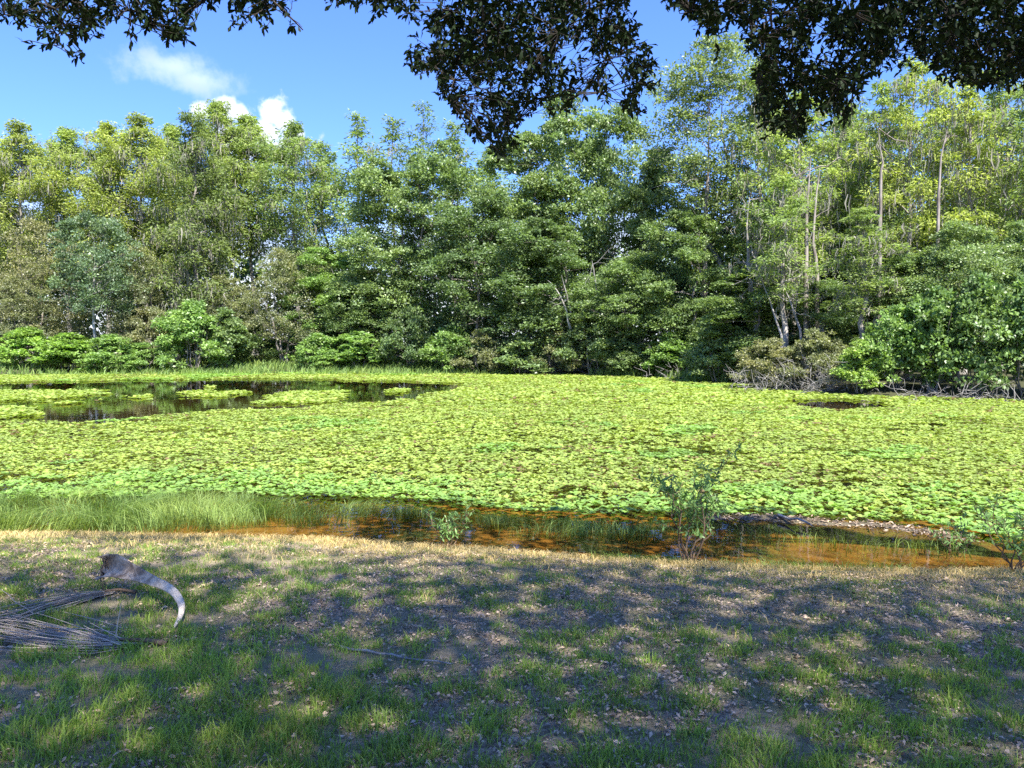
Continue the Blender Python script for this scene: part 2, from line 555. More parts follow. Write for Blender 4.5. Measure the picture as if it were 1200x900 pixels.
# ------------------------------------------------------------------ tree prototypes
def broadleaf_proto(seed, H, R, zb, lobes, per, lv, L, squash=1.05, mat=M_leaf, bark=M_bark, trunk_r=0.16, dense_low=False, multi=1, limbs=True, narrow=0.3, boff=0.14):
    rng = np.random.RandomState(seed)
    wood, fol = MB(), MB()
    ch = H - zb
    tips = []
    cents = []
    for i in range(lobes):
        t = min(1.0, max(0.0, (i + rng.rand()) / lobes + rng.normal() * 0.06))
        prof = math.sin(math.pi * (0.14 + 0.76 * t)) ** 0.5 if not dense_low else (1 - t ** 2.2) ** 0.55
        a = i * 2.39996 + rng.rand() * 0.9
        r = R * prof * (0.25 + 0.62 * rng.rand() ** 0.6) * (1 - 0.3 * (t > 0.9))
        rl = R * ((0.27 + 0.17 * rng.rand()) if dense_low else (0.30 + 0.26 * rng.rand())) * (1 - narrow * t * t)
        c = np.array([math.cos(a) * r, math.sin(a) * r, zb + ch * (0.06 + 0.88 * t)])
        cents.append((c, rl))
    for c, rl in cents:
        k = int(per * (0.7 + 0.6 * rng.rand()))
        d = sphere_dirs(rng, k)
        d[:, 2] = np.where(d[:, 2] < -0.35, -d[:, 2], d[:, 2])
        cc = c + d * rl * (0.55 + 0.55 * rng.rand(k, 1)) * np.array([1, 1, squash])
        if dense_low:
            cc[:, 2] = np.maximum(cc[:, 2], 0.05 * H)
        rc = rl * (0.26 + 0.26 * rng.rand(k))
        off = rng.normal(size=k) * boff
        for j in range(k):
            n = int(lv * (0.7 + 0.6 * rng.rand()))
            ld = sphere_dirs(rng, n)
            ld[:, 2] = np.where(ld[:, 2] < -0.2, -ld[:, 2] * 0.7, ld[:, 2])
            p = cc[j] + ld * rc[j] * (0.45 + 0.62 * rng.rand(n, 1)) * np.array([1, 1, 0.95])
            ax = unit(ld * 0.8 + rng.normal(size=(n, 3)) * 0.55 + np.array([0, 0, -0.15]))
            nm = unit(ld * 0.75 + np.array([0, 0, 0.4]) + rng.normal(size=(n, 3)) * 0.45)
            ll = L * (0.65 + 0.7 * rng.rand(n))
            leaves(fol, p, ax, nm, ll, ll * 0.56, np.clip(0.5 + off[j] + rng.normal(size=n) * 0.17, 0, 1))
        tips.append((c, cc[rng.choice(k, min(k, 5), replace=False)]))
    for mstem in range(multi):
        a = rng.rand() * 6.28
        lean = np.array([math.cos(a), math.sin(a), 0]) * (0.10 * H if multi == 1 else R * 0.45)
        b0 = lean * (0.12 if multi > 1 else 0)
        top = lean + np.array([0, 0, H * 0.86])
        path = bend(rng, b0 + np.array([0, 0, -0.25]), top, 9, 0.02)
        rad = trunk_r * (1 - 0.9 * np.linspace(0, 1, 9) ** 1.1)
        rad[0] *= 1.35
        wood.tube(path, rad, 7)
        if limbs:
            for c, sub in tips[mstem::multi]:
                k = np.argmin(np.abs(path[:, 2] - max(0.2, c[2] - 0.35 * np.hypot(c[0], c[1]))))
                rr = rad[k] * 0.5
                bp = bend(rng, path[k], c, 6, 0.05, 0.05)
                wood.tube(bp, np.linspace(rr, rr * 0.3, 6), 5)
                for s in sub:
                    wood.tube(bend(rng, bp[4], s, 4, 0.06), np.linspace(rr * 0.4, rr * 0.1, 4), 4)
    return {'H': H, 'R': R, 'trunk': wood.mesh('trunk', bark, True), 'crown': fol.mesh('crown', mat), 'moss': None}


def cypress_proto(seed, H, R, start, nb, lv, moss=1.0, flat=False, L=0.235, bark=M_bark, trunk_r=0.2, bright=0.0):
    """straight bald cypress: level boughs with feathery pads, grey moss hanging below them"""
    rng = np.random.RandomState(seed)
    wood, fol, ms = MB(), MB(), MB()
    path = bend(rng, (0, 0, -0.3), (rng.normal() * 0.3, rng.normal() * 0.3, H * 0.985), 12, 0.008)
    tt = np.linspace(0, 1, 12)
    rad = trunk_r * (1 - 0.88 * tt ** 0.9)
    rad[0] *= 1.9
    rad[1] *= 1.15
    wood.tube(path, rad, 8)

    def on_trunk(z):
        return np.array([np.interp(z, path[:, 2], path[:, k]) for k in range(3)])
    for i in range(nb):
        t = (i + rng.rand()) / nb
        z = H * (start + (1 - start) * t ** 0.92)
        s = (z / H - start) / (1 - start)
        prof = (0.75 + 0.35 * math.sin(math.pi * min(1, s * 1.1))) * (1 - max(0, s - 0.72) / 0.28 * 0.75)
        ln = R * prof * (0.55 + 0.6 * rng.rand())
        if rng.rand() < 0.12:
            ln *= 0.5
        a = i * 2.39996 + rng.normal() * 0.5
        el_ = 0.15 + 0.45 * s + rng.normal() * 0.12
        o = on_trunk(z - ln * 0.25)
        tip = o + ln * np.array([math.cos(a) * math.cos(el_ * 0.6), math.sin(a) * math.cos(el_ * 0.6), math.sin(el_)])
        bp = bend(rng, o, tip, 6, 0.04, 0.07)
        r0 = max(0.012, np.interp(z, path[:, 2], rad) * 0.42)
        wood.tube(bp, np.linspace(r0, r0 * 0.15, 6), 5)
        npad = 2 + int(ln * 1.15)
        for k in range(npad):
            u = 0.35 + 0.68 * (k + rng.rand()) / npad
            c = bp[0] + (bp[-1] - bp[0]) * u + np.array([0, 0, 0.07 * ln * math.sin(min(u, 1) * math.pi)])
            sw = rng.normal(size=3) * np.array([0.24, 0.24, 0.14]) * ln * 0.55
            c = c + sw
            pr = (0.44 + 0.42 * rng.rand() * min(1.5, ln)) * (1 - 0.42 * s)
            n = int(lv * (0.6 + 0.8 * rng.rand()))
            d = rng.normal(size=(n, 3))
            d /= np.maximum(1, np.linalg.norm(d, axis=1) / 1.6)[:, None]
            p = c + d * np.array([pr * 0.62, pr * 0.62, pr * (0.34 if flat else 0.60)])
            p[:, 2] -= 0.25 * np.hypot(d[:, 0], d[:, 1]) ** 2 * pr * 0.25
            hd = np.stack([d[:, 0], d[:, 1], -0.35 + 0 * d[:, 2]], 1)
            ax = unit(hd + rng.normal(size=(n, 3)) * np.array([0.5, 0.5, 0.5]))
            nm = unit(np.array([0, 0, 0.8]) + hd * 0.35 + rng.normal(size=(n, 3)) * 0.45)
            ll = L * (0.6 + 0.8 * rng.rand(n))
            off = rng.normal() * 0.13 + bright
            leaves(fol, p, ax, nm, ll * 1.1, ll * 0.34, np.clip(0.5 + off + rng.normal(size=n) * 0.16, 0, 1), 0.06)
            if rng.rand() < 0.20 * moss and s < 0.9:
                nm_ = rng.randint(4, 9)
                mp = c + rng.normal(size=(nm_, 3)) * np.array([pr * 0.8, pr * 0.8, 0.10])
                ml = (0.15 + 0.65 * rng.rand(nm_) ** 2.0) * (1.0 + 0.25 * moss)
                hang_moss(ms, rng, mp, ml)
    # moss and short epicormic sprays along the bole
    nbo = int(14 * moss)
    zz = H * (0.25 + 0.6 * rng.rand(nbo))
    mp = np.array([on_trunk(z_) for z_ in zz]) + rng.normal(size=(nbo, 3)) * np.array([0.22, 0.22, 0.05])
    if nbo:
        hang_moss(ms, rng, mp, 0.3 + 0.7 * rng.rand(nbo))
    return {'H': H, 'R': R, 'trunk': wood.mesh('trunk', bark, True), 'crown': fol.mesh('crown', M_needle),
            'moss': ms.mesh('spanish_moss', M_moss) if ms.n else None}


def hang_moss(mb, rng, pts, lens):
    """each pendant: three wispy ribbons of decreasing width"""
    for p, l in zip(pts, lens):
        for k in range(3):
            a = rng.rand() * 3.14
            wd = (0.012 + 0.026 * rng.rand()) * (0.7 + 0.5 * min(l, 1.2))
            s = np.array([math.cos(a), math.sin(a), 0]) * wd
            q = p + rng.normal(size=3) * 0.13
            l2 = l * (0.55 + 0.5 * rng.rand())
            d1 = rng.normal(size=3) * 0.09
            d2 = rng.normal(size=3) * 0.07
            dn = np.array([0, 0, -1.0])
            v = [q - s * 0.5, q + s * 0.5, q + dn * l2 * 0.5 + s + d1, q + dn * l2 * 0.5 - s + d1, q + dn * l2 + d2 + s * 0.15, q + dn * l2 + d2 - s * 0.15]
            mb.add(v, [[0, 1, 2, 3], [3, 2, 4, 5]], np.clip(0.5 + rng.normal() * 0.2, 0, 1))


CYP = [cypress_proto(11, 19, 2.9, 0.40, 66, 104, 2.2, bark=M_greybark),
       cypress_proto(12, 19, 2.6, 0.46, 62, 104, 2.2, bark=M_greybark),
       cypress_proto(13, 19, 3.2, 0.36, 66, 104, 2.4, bark=M_greybark),
       cypress_proto(14, 19, 2.2, 0.42, 40, 90, 0.6)]
CYPMOSS = [cypress_proto(21, 17, 3.0, 0.10, 60, 90, 2.8)]
CYPR = [cypress_proto(31, 15, 2.3, 0.26, 38, 88, 2.4, True, 0.21, bright=0.08, bark=M_greybark),
        cypress_proto(32, 15, 2.6, 0.34, 34, 92, 2.6, True, 0.21, bright=0.12, bark=M_greybark),
        cypress_proto(33, 15, 1.9, 0.40, 30, 78, 2.2, True, 0.21, bright=0.05, bark=M_greybark)]
CYPTHIN = [cypress_proto(41, 18, 1.7, 0.40, 28, 50, 0.6, trunk_r=0.13),
           cypress_proto(42, 18, 1.3, 0.50, 24, 36, 0.5, trunk_r=0.11)]
BRD = [broadleaf_proto(51, 15, 3.4, 1.0, 28, 25, 60, 0.185),
       broadleaf_proto(52, 15, 3.1, 1.5, 26, 25, 60, 0.185),
       broadleaf_proto(53, 15, 3.7, 0.8, 30, 25, 58, 0.19),
       broadleaf_proto(54, 15, 2.9, 2.2, 24, 25, 60, 0.18)]
TALL = [broadleaf_proto(61, 19, 3.4, 6.5, 46, 14, 50, 0.16, bark=M_palebark, trunk_r=0.22)]
WIL = [broadleaf_proto(71, 8, 2.4, 2.6, 22, 13, 60, 0.13, bark=M_palebark, trunk_r=0.10, multi=1),
       broadleaf_proto(72, 7, 2.8, 0.4, 24, 13, 70, 0.10, dense_low=True, trunk_r=0.08, multi=3)]
SHR = [broadleaf_proto(81, 3, 1.9, 0.1, 20, 12, 52, 0.14, dense_low=True, trunk_r=0.035, multi=5),
       broadleaf_proto(82, 3, 1.7, 0.1, 18, 12, 52, 0.16, dense_low=True, trunk_r=0.035, multi=5),
       broadleaf_proto(83, 3, 2.1, 0.1, 20, 12, 56, 0.12, dense_low=True, trunk_r=0.03, multi=6),
       broadleaf_proto(84, 3, 1.8, 0.1, 19, 12, 56, 0.13, dense_low=True, trunk_r=0.035, multi=6, boff=0.2)]


_rr = random.Random(4)


def place(proto, name, px, top, d, half, tint, label, cat, group=None, xoff=0.0):
    """stand a tree at depth d so that its crown spans the surveyed width and its top reaches the surveyed height"""
    p = at_depth(px, top, d)
    x = p[0] + xoff
    z0 = float(height(x, d))
    H = p[2] - z0
    R = half / F * d * 1.08
    s = R / proto['R']
    root = thing(name, label, cat, (x, d, z0), _rr.random() * 6.283, group, (s, s, H / proto['H']))
    obj('trunk', proto['trunk'], root)
    c = obj('crown', proto['crown'], root, 'stuff', tint)
    if proto['moss'] is not None:
        obj('spanish_moss', proto['moss'], root, 'stuff')
    return root


YG, YG2, YG3 = (0.30, 0.37, 0.105), (0.265, 0.35, 0.11), (0.225, 0.315, 0.115)
DG, DG2, DG3 = (0.135, 0.21, 0.088), (0.17, 0.255, 0.10), (0.205, 0.295, 0.128)
OL, OL2, BG = (0.235, 0.25, 0.13), (0.20, 0.23, 0.12), (0.135, 0.21, 0.115)
LG, LG2, LG3 = (0.235, 0.385, 0.085), (0.205, 0.335, 0.10), (0.26, 0.385, 0.095)
GC = 'cypress trees behind the pond'
GB = 'broadleaf trees behind the pond'
GS = 'shrubs along the far shore'
TREES = [
    # left cypress stand
    (CYP[0], 'cypress_tree', -22, 158, 64, 42, YG, 'yellow-green cypress cut by the left edge of the photo', GC),
    (CYP[2], 'cypress_tree', 26, 146, 62, 42, YG, 'rounded yellow-green cypress, leftmost one wholly in the photo', GC),
    (CYP[1], 'cypress_tree', 76, 150, 66, 36, YG2, 'yellow-green cypress, second full one from the left edge', GC),
    (CYP[0], 'cypress_tree', 118, 144, 63, 40, YG, 'yellow-green cypress rising behind the small pale-trunked tree', GC),
    (CYP[2], 'cypress_tree', 168, 138, 62, 46, YG, 'broad flat-topped yellow-green cypress below the wispy cloud', GC),
    (CYP[1], 'cypress_tree', 200, 146, 68, 34, YG2, 'cypress half hidden behind the dark mossy one', GC),
    (CYPMOSS[0], 'cypress_tree', 226, 137, 56, 46, (0.17, 0.23, 0.085), 'dark green cypress thickly draped in grey moss', GC),
    (CYP[0], 'cypress_tree', 256, 122, 62, 38, YG2, 'tall cypress whose top meets the white cloud', GC),
    (CYP[1], 'cypress_tree', 294, 137, 64, 36, YG2, 'cypress just below the white cloud, pale gaps in its crown', GC),
    (CYP[2], 'cypress_tree', 348, 148, 60, 44, YG3, 'wide green cypress right of the white cloud', GC),
    (CYP[3], 'cypress_tree', 384, 168, 64, 32, YG3, 'shorter cypress between the wide one and the thin-topped ones', GC),
    (CYPTHIN[0], 'cypress_tree', 420, 132, 60, 30, YG3, 'thin cypress with a flat tiered top against blue sky', GC),
    (CYPTHIN[0], 'cypress_tree', 462, 136, 63, 30, (0.20, 0.28, 0.11), 'see-through cypress next to the flat tiered one', GC),
    (CYPTHIN[1], 'cypress_tree', 493, 118, 62, 22, (0.18, 0.26, 0.11), 'slender spire-topped cypress close to the hanging oak leaves', GC),
    (CYPTHIN[0], 'cypress_tree', 532, 142, 64, 30, (0.20, 0.28, 0.11), 'sparse cypress peeping out beside the hanging oak leaves', GC),
    (CYP[3], 'cypress_tree', 568, 176, 62, 34, YG3, 'yellowish cypress behind the lowest oak spray', GC),
    # centre broadleaf wood
    (BRD[1], 'broadleaf_tree', 448, 196, 55, 52, DG3, 'rounded mid-green tree below the thin cypresses', GB),
    (BRD[0], 'broadleaf_tree', 515, 168, 54, 56, DG2, 'dense dark green tree left of the lowest oak spray', GB),
    (BRD[2], 'broadleaf_tree', 562, 232, 51, 56, DG, 'low dark green tree in front of the yellowish cypress', GB),
    (BRD[3], 'broadleaf_tree', 612, 158, 54, 52, DG3, 'grey-green tree right of the lowest oak spray', GB),
    (BRD[0], 'broadleaf_tree', 668, 118, 55, 62, DG3, 'big billowy grey-green tree in the middle of the wood', GB),
    (BRD[2], 'broadleaf_tree', 722, 140, 53, 52, DG2, 'leafy green tree below the right end of the middle oak spray', GB),
    (BRD[1], 'broadleaf_tree', 640, 262, 49, 54, DG, 'lower dark tree in front of the billowy grey-green one', GB),
    (BRD[3], 'broadleaf_tree', 772, 178, 50, 46, DG3, 'mid-green tree at the foot of the tallest tree', GB),
    (BRD[2], 'broadleaf_tree', 735, 300, 46.5, 52, DG2, 'low spreading tree leaning out over the far shore', GB),
    (TALL[0], 'broadleaf_tree', 838, 46, 46, 66, (0.19, 0.26, 0.10), 'tallest tree, pale forked limbs showing through an open crown', GB),
    (BRD[1], 'broadleaf_tree', 806, 252, 44, 46, DG2, 'bushy dark tree under the tallest tree', GB),
    # right cypress stand
    (CYPR[0], 'cypress_tree', 892, 70, 44, 44, YG3, 'cypress mostly hidden by the heavy oak spray', GC),
    (CYPR[1], 'cypress_tree', 935, 110, 40, 48, YG2, 'mossy cypress just below the heavy oak spray', GC),
    (CYPR[2], 'cypress_tree', 968, 84, 44, 38, YG3, 'cypress behind the right part of the heavy oak spray', GC),
    (CYPR[2], 'cypress_tree', 1000, 120, 46, 30, YG3, 'slim cypress with a bare pale bole below the leaves', GC),
    (CYPR[0], 'cypress_tree', 1034, 96, 41, 40, YG2, 'pale-boled cypress under the gap between the oak sprays', GC),
    (CYPR[1], 'cypress_tree', 1072, 70, 38, 48, YG, 'bright cypress with wide level pads in the oak gap', GC),
    (CYPR[2], 'cypress_tree', 1104, 92, 44, 32, YG3, 'grey mossy cypress behind the wide-padded one', GC),
    (CYPR[0], 'cypress_tree', 1138, 84, 37, 46, YG, 'bright cypress trailing long moss curtains, third from right edge', GC),
    (CYPR[1], 'cypress_tree', 1184, 78, 40, 44, YG2, 'moss-hung cypress second from the right edge', GC),
    (CYPR[2], 'cypress_tree', 1222, 90, 36, 44, YG3, 'cypress cut by the right edge of the photo', GC),
    (CYPR[2], 'cypress_tree', 925, 206, 35.5, 40, YG3, 'young cypress with bright pads before two reddish boles', GC),
    (CYPR[2], 'cypress_tree', 1018, 244, 33, 40, (0.22, 0.30, 0.11), 'short moss-curtained cypress above the twiggy shore', GC),
    (CYPR[1], 'cypress_tree', 912, 128, 52, 44, YG3, 'dim cypress deep behind the heavy oak spray', GC),
    (CYPR[0], 'cypress_tree', 984, 138, 52, 44, YG3, 'dim cypress deep behind the slim bare-boled one', GC),
    (CYPR[2], 'cypress_tree', 1052, 128, 50, 38, YG3, 'dim cypress deep between pale bole and wide-padded cypress', GC),
    (CYPR[1], 'cypress_tree', 1122, 134, 50, 42, YG3, 'dim cypress deep behind the long moss curtains', GC),
    (CYPR[0], 'cypress_tree', 1162, 118, 49, 40, YG3, 'dim cypress deep behind the second from the right edge', GC),
    # understorey trees
    (WIL[1], 'willow_tree', 42, 268, 54, 50, OL, 'bushy olive-brown willow at the left edge', GB),
    (WIL[0], 'willow_tree', 105, 256, 51.5, 44, BG, 'small blue-green tree with a slim white trunk', GB),
    (WIL[1], 'willow_tree', 160, 296, 54, 46, OL2, 'olive bushy tree right of the white trunk', GB),
    (WIL[1], 'willow_tree', 20, 330, 52, 44, OL2, 'brownish low willow behind the bright shrub row', GB),
    (WIL[1], 'willow_tree', 332, 300, 55, 50, OL2, 'dark olive dome-shaped tree behind the shore grass', GB),
    (BRD[3], 'broadleaf_tree', 378, 292, 56, 40, LG2, 'fresh green tree right of the olive dome', GB),
    (WIL[1], 'willow_tree', 262, 330, 56, 46, OL2, 'dull olive tree at the foot of the mossy cypress', GB),
    (BRD[0], 'broadleaf_tree', 425, 318, 54, 40, DG2, 'small dark tree behind the low round shrub', GB),
    (BRD[2], 'broadleaf_tree', 1128, 268, 31.5, 52, DG3, 'glossy green vine-clad tree under the right cypresses', GB),
    (BRD[0], 'broadleaf_tree', 1196, 262, 32.5, 48, DG3, 'leafy green tree at the right edge above the shrubs', GB),
    (BRD[1], 'broadleaf_tree', 1068, 300, 33, 46, DG2, 'dark leafy tree between the short cypress and the vine-clad tree', GB),
    (BRD[3], 'broadleaf_tree', 872, 318, 38, 50, DG2, 'dark bushy tree left of the fallen grey branches', GB),
    (BRD[1], 'broadleaf_tree', 960, 330, 37, 46, DG, 'very dark tree behind the grey branches', GB),
    (BRD[0], 'broadleaf_tree', 905, 236, 46, 52, DG2, 'shaded green tree behind the young bright cypress', GB),
    (BRD[2], 'broadleaf_tree', 985, 226, 45, 54, DG2, 'shaded green tree between the reddish boles and the pale bole', GB),
    (BRD[3], 'broadleaf_tree', 1050, 214, 44, 50, DG3, 'green tree filling the wood behind the wide-padded cypress', GB),
    (BRD[1], 'broadleaf_tree', 1106, 246, 41, 46, DG2, 'green tree behind the vine-clad tree', GB),
    (BRD[0], 'broadleaf_tree', 1168, 206, 44, 54, DG3, 'green tree behind the moss-hung cypresses near the right edge', GB),
    (BRD[2], 'broadleaf_tree', 1240, 214, 42, 52, DG2, 'green tree mostly outside the right edge', GB),
]
for pr, nm, px, top, d, half, tint, lab, grp in TREES:
    place(pr, nm, px, top, d, half, tint, lab, nm.replace('_', ' ').replace('broadleaf tree', 'tree').replace('cypress tree', 'cypress').replace('willow tree', 'tree'), grp)

SHRUBS = [
    (SHR[1], -20, 392, 51, 44, LG, 'bright green shrub cut by the left edge at the shore'),
    (SHR[0], 30, 390, 50, 44, LG, 'bright green shore shrub at the start of the left row'),
    (SHR[1], 78, 396, 49.5, 42, LG, 'bright green shrub before the slim white trunk'),
    (SHR[0], 128, 398, 49.5, 42, LG2, 'bright green shrub right of the slim white trunk'),
    (SHR[3], 168, 406, 50, 30, LG2, 'smaller darker green shrub ending the left row'),
    (SHR[2], 172, 368, 53, 36, OL, 'pinkish olive bush between white trunk and round shrub'),
    (SHR[3], 226, 362, 51, 44, LG2, 'large round green shrub on the bank left of the grass'),
    (SHR[1], 262, 370, 52, 36, DG2, 'deep green shrub behind the large round one'),
    (SHR[2], 300, 385, 56, 40, DG2, 'shadowy shrub above the pale shore grass'),
    (SHR[0], 372, 396, 52, 34, LG2, 'low round green shrub at the right end of the shore grass'),
    (SHR[1], 420, 394, 52, 42, LG2, 'wide low green shrub left of the dark hollow'),
    (SHR[2], 410, 352, 56, 44, DG3, 'tall soft green bush behind the wide low shrub'),
    (SHR[2], 478, 372, 52, 40, DG, 'blackish green shrub over the dark hollow'),
    (SHR[3], 528, 388, 50, 38, LG2, 'light green shrub right of the dark hollow'),
    (SHR[2], 566, 392, 49, 38, OL2, 'olive shrub second from the dark hollow'),
    (SHR[1], 610, 398, 48, 38, DG3, 'mid-green shrub at the middle of the far shore'),
    (SHR[2], 652, 386, 48, 38, OL2, 'brownish olive shrub under the leaning white stems'),
    (SHR[3], 694, 372, 47, 42, DG3, 'rounded olive-green shrub right of the leaning white stems'),
    (SHR[2], 738, 392, 46, 38, DG2, 'dark shrub behind the bright reed tuft'),
    (SHR[1], 790, 396, 43.5, 40, LG2, 'grey-green shrub over pale dead twigs'),
    (SHR[0], 842, 388, 38.6, 46, DG3, 'green shrub left of the pale twig thicket'),
    (SHR[2], 905, 404, 33.2, 42, OL, 'yellowish olive shrub growing from the pale twig thicket'),
    (SHR[2], 955, 394, 32.0, 42, OL2, 'olive shrub behind the pale twig thicket'),
    (SHR[1], 1008, 406, 29.6, 32, LG3, 'bright yellow-green shrub standing out at the water edge'),
    (SHR[3], 1050, 370, 29.8, 46, LG2, 'green shrub behind the bright yellow-green one'),
    (SHR[1], 1096, 352, 28.9, 50, (0.155, 0.255, 0.085), 'large leafy shrub right of the bright yellow-green one'),
    (SHR[0], 1150, 340, 28.2, 52, (0.155, 0.255, 0.085), 'tall leafy shrub overhanging dark water, second from right edge'),
    (SHR[3], 1204, 342, 27.4, 50, (0.155, 0.255, 0.085), 'tall leafy shrub cut by the right edge'),
    (SHR[1], 1250, 346, 26.6, 50, (0.155, 0.255, 0.085), 'leafy shrub mostly outside the right edge'),
]
for pr, px, top, d, half, tint, lab in SHRUBS:
    place(pr, 'shrub', px, top, d, half, tint, lab, 'shrub', GS)


# a deeper belt of wood that reads as one dark mass behind the single trees
def wood_belt():
    rng = np.random.RandomState(99)
    fol = MB()
    for k in range(1450):
        px = rng.uniform(-200, 1400)
        d = rng.uniform(68, 78) if px < 800 else rng.uniform(48, 56)
        x = (px - 600) / F * d
        ztop = (8.0 + 4.0 * vnoise(x, d * 0, 5, 2, 9)) * (1.0 if px < 800 else 0.9)
        z = 0.4 + rng.rand() ** (0.8 if k % 3 else 2.2) * ztop
        r = 0.9 + 0.9 * rng.rand()
        n = 70
        ld = sphere_dirs(rng, n)
        p = np.array([x, d, z]) + ld * r * (0.4 + 0.7 * rng.rand(n, 1))
        ax = unit(ld + rng.normal(size=(n, 3)) * 0.5)
        nm_ = unit(ld * 0.5 + np.array([0, 0, 0.8]) + rng.normal(size=(n, 3)) * 0.4)
        ll = 0.52 * (0.6 + 0.8 * rng.rand(n))
        leaves(fol, p, ax, nm_, ll, ll * 0.6, np.clip(0.5 + rng.normal() * 0.15 + rng.normal(size=n) * 0.15, 0, 1))
    o = obj('woods', fol.mesh('woods', M_leaf), None, 'stuff', DG)
    tag(o, 'deep dark green woods seen between the trees', 'woods')


wood_belt()


# ------------------------------------------------------------------ leaning stems, dead twigs and snags on the far shore
def dead_stem(name, label, cat, pts, r0, mat, sub=0, seed=0, parent_group=None):
    """pts: (px, py, depth) along the stem"""
    rng = np.random.RandomState(seed)
    p = np.array([at_depth(*q) for q in pts])
    base = p[0].copy()
    base[2] = min(base[2], float(height(base[0], base[1])) + 0.2)
    root = thing(name, label, cat, base, 0, parent_group)
    t = np.linspace(0, 1, len(p))
    tt = np.linspace(0, 1, 9)
    q = np.stack([np.interp(tt, t, p[:, k]) for k in range(3)], 1) - base
    q += rng.normal(size=q.shape) * 0.018
    mb = MB()
    mb.tube(q, r0 * (1 - 0.93 * tt ** 1.3), 6)
    obj('stem', mb.mesh('stem', mat, True), root)
    for k in range(sub):
        i = rng.randint(3, 9)
        d = unit(rng.normal(size=3) * np.array([1, 0.5, 0.8]) + np.array([0, 0, 0.2]))
        L = 0.6 + 1.3 * rng.rand()
        m2 = MB()
        bp = bend(rng, q[i], q[i] + d * L, 5, 0.08)
        m2.tube(bp, np.linspace(r0 * 0.32, r0 * 0.08, 5), 4)
        for _ in range(3):
            j = rng.randint(1, 4)
            m2.tube(bend(rng, bp[j], bp[j] + unit(d + rng.normal(size=3) * 0.7) * L * 0.45, 3, 0.08), np.linspace(r0 * 0.14, r0 * 0.05, 3), 3)
        obj('branch', m2.mesh('branch', mat, True), root)
    return root


dead_stem('leaning_trunk', 'long bare white stem leaning left over the middle of the shore', 'dead stem', [(668, 385, 46.8), (662, 358, 46.6), (652, 338, 46.4), (641, 328, 46.2)], 0.075, M_palebark, 1, 1)
dead_stem('leaning_trunk', 'shorter grey stem just right of the leaning white one', 'dead stem', [(669, 366, 47), (664, 345, 46.8), (658, 322, 46.6)], 0.075, M_deadwood, 1, 2)
dead_stem('bare_branch', 'thin grey branch curving up in the dark middle trees', 'dead stem', [(700, 344, 46), (697, 325, 46), (694, 305, 46)], 0.07, M_deadwood, 2, 3)
dead_stem('snag', 'broken white snag left of the moss-draped branches', 'dead stem', [(880, 345, 38), (878, 320, 38), (877, 300, 38), (875, 270, 38), (877, 235, 38)], 0.12, M_deadwood, 5, 4)
dead_stem('fallen_branch', 'pale forked branch fallen down right from the white snag', 'dead branch', [(912, 432, 34.8), (918, 400, 35), (900, 345, 35.8), (882, 300, 36.5)], 0.07, M_deadwood, 9, 5)
dead_stem('fallen_branch', 'grey drooping branch tangle behind the olive thicket', 'dead branch', [(940, 410, 34.6), (936, 380, 34.8), (925, 350, 35), (915, 332, 35)], 0.07, M_deadwood, 9, 6)
dead_stem('cypress_bole', 'reddish-brown double bole under the young bright cypress', 'trunk', [(944, 400, 36.2), (944, 330, 36.2), (945, 270, 36.2), (947, 225, 36.2), (950, 185, 36.2)], 0.13, M_bark, 3, 7)
dead_stem('cypress_bole', 'curved grey bole right beside the reddish-brown one', 'trunk', [(958, 400, 36.4), (957, 320, 36.4), (953, 285, 36.4), (957, 225, 36.4), (962, 195, 36.4)], 0.11, M_bark, 3, 8)
dead_stem('cypress_bole', 'tall straight pale bole above the vine-clad tree', 'trunk', [(1098, 420, 34.5), (1099, 320, 34.5), (1100, 230, 34.5), (1103, 185, 34.5), (1110, 150, 34.5)], 0.10, M_bark, 3, 9)
dead_stem('cypress_bole', 'straight grey bole with a sunlit white edge', 'trunk', [(1030, 400, 36.5), (1031, 300, 36.5), (1033, 200, 36.5), (1034, 190, 36.5), (1029, 150, 36.5)], 0.10, M_bark, 3, 10)
dead_stem('cypress_bole', 'thick grey bole left of the sky gap at the tallest tree', 'trunk', [(826, 400, 44.5), (826, 310, 44.5), (827, 250, 44.5), (830, 200, 44.5), (832, 120, 44.5)], 0.19, M_bark, 2, 11)


def twig_thicket(label, px, py, d, wid, hgt, n, seed):
    rng = np.random.RandomState(seed)
    b = at_depth(px, py, d)
    b[2] = float(height(b[0], b[1]))
    root = thing('dead_twig_thicket', label, 'dead shrub', b, 0, 'dead twigs on the right shore')
    for part in range(4):
        mb = MB()
        for k in range(n // 4):
            s = np.array([rng.normal() * wid * 0.35, rng.normal() * 0.6, -0.05])
            a = rng.uniform(-1, 1)
            e = s + np.array([a * wid * 0.45, -0.3 + rng.normal() * 0.5, hgt * (0.25 + 0.8 * rng.rand())])
            p = bend(rng, s, e, 6, 0.09, -0.1)
            mb.tube(p, np.linspace(0.018, 0.005, 6), 4)
            for _ in range(4):
                j = rng.randint(2, 6)
                q = p[j] + unit(rng.normal(size=3) + np.array([a, 0, 0.2])) * (0.25 + 0.4 * rng.rand())
                mb.tube(bend(rng, p[j], q, 3, 0.1), np.linspace(0.011, 0.005, 3), 3)
        obj('branch', mb.mesh('branch', M_deadwood, True), root, 'stuff')


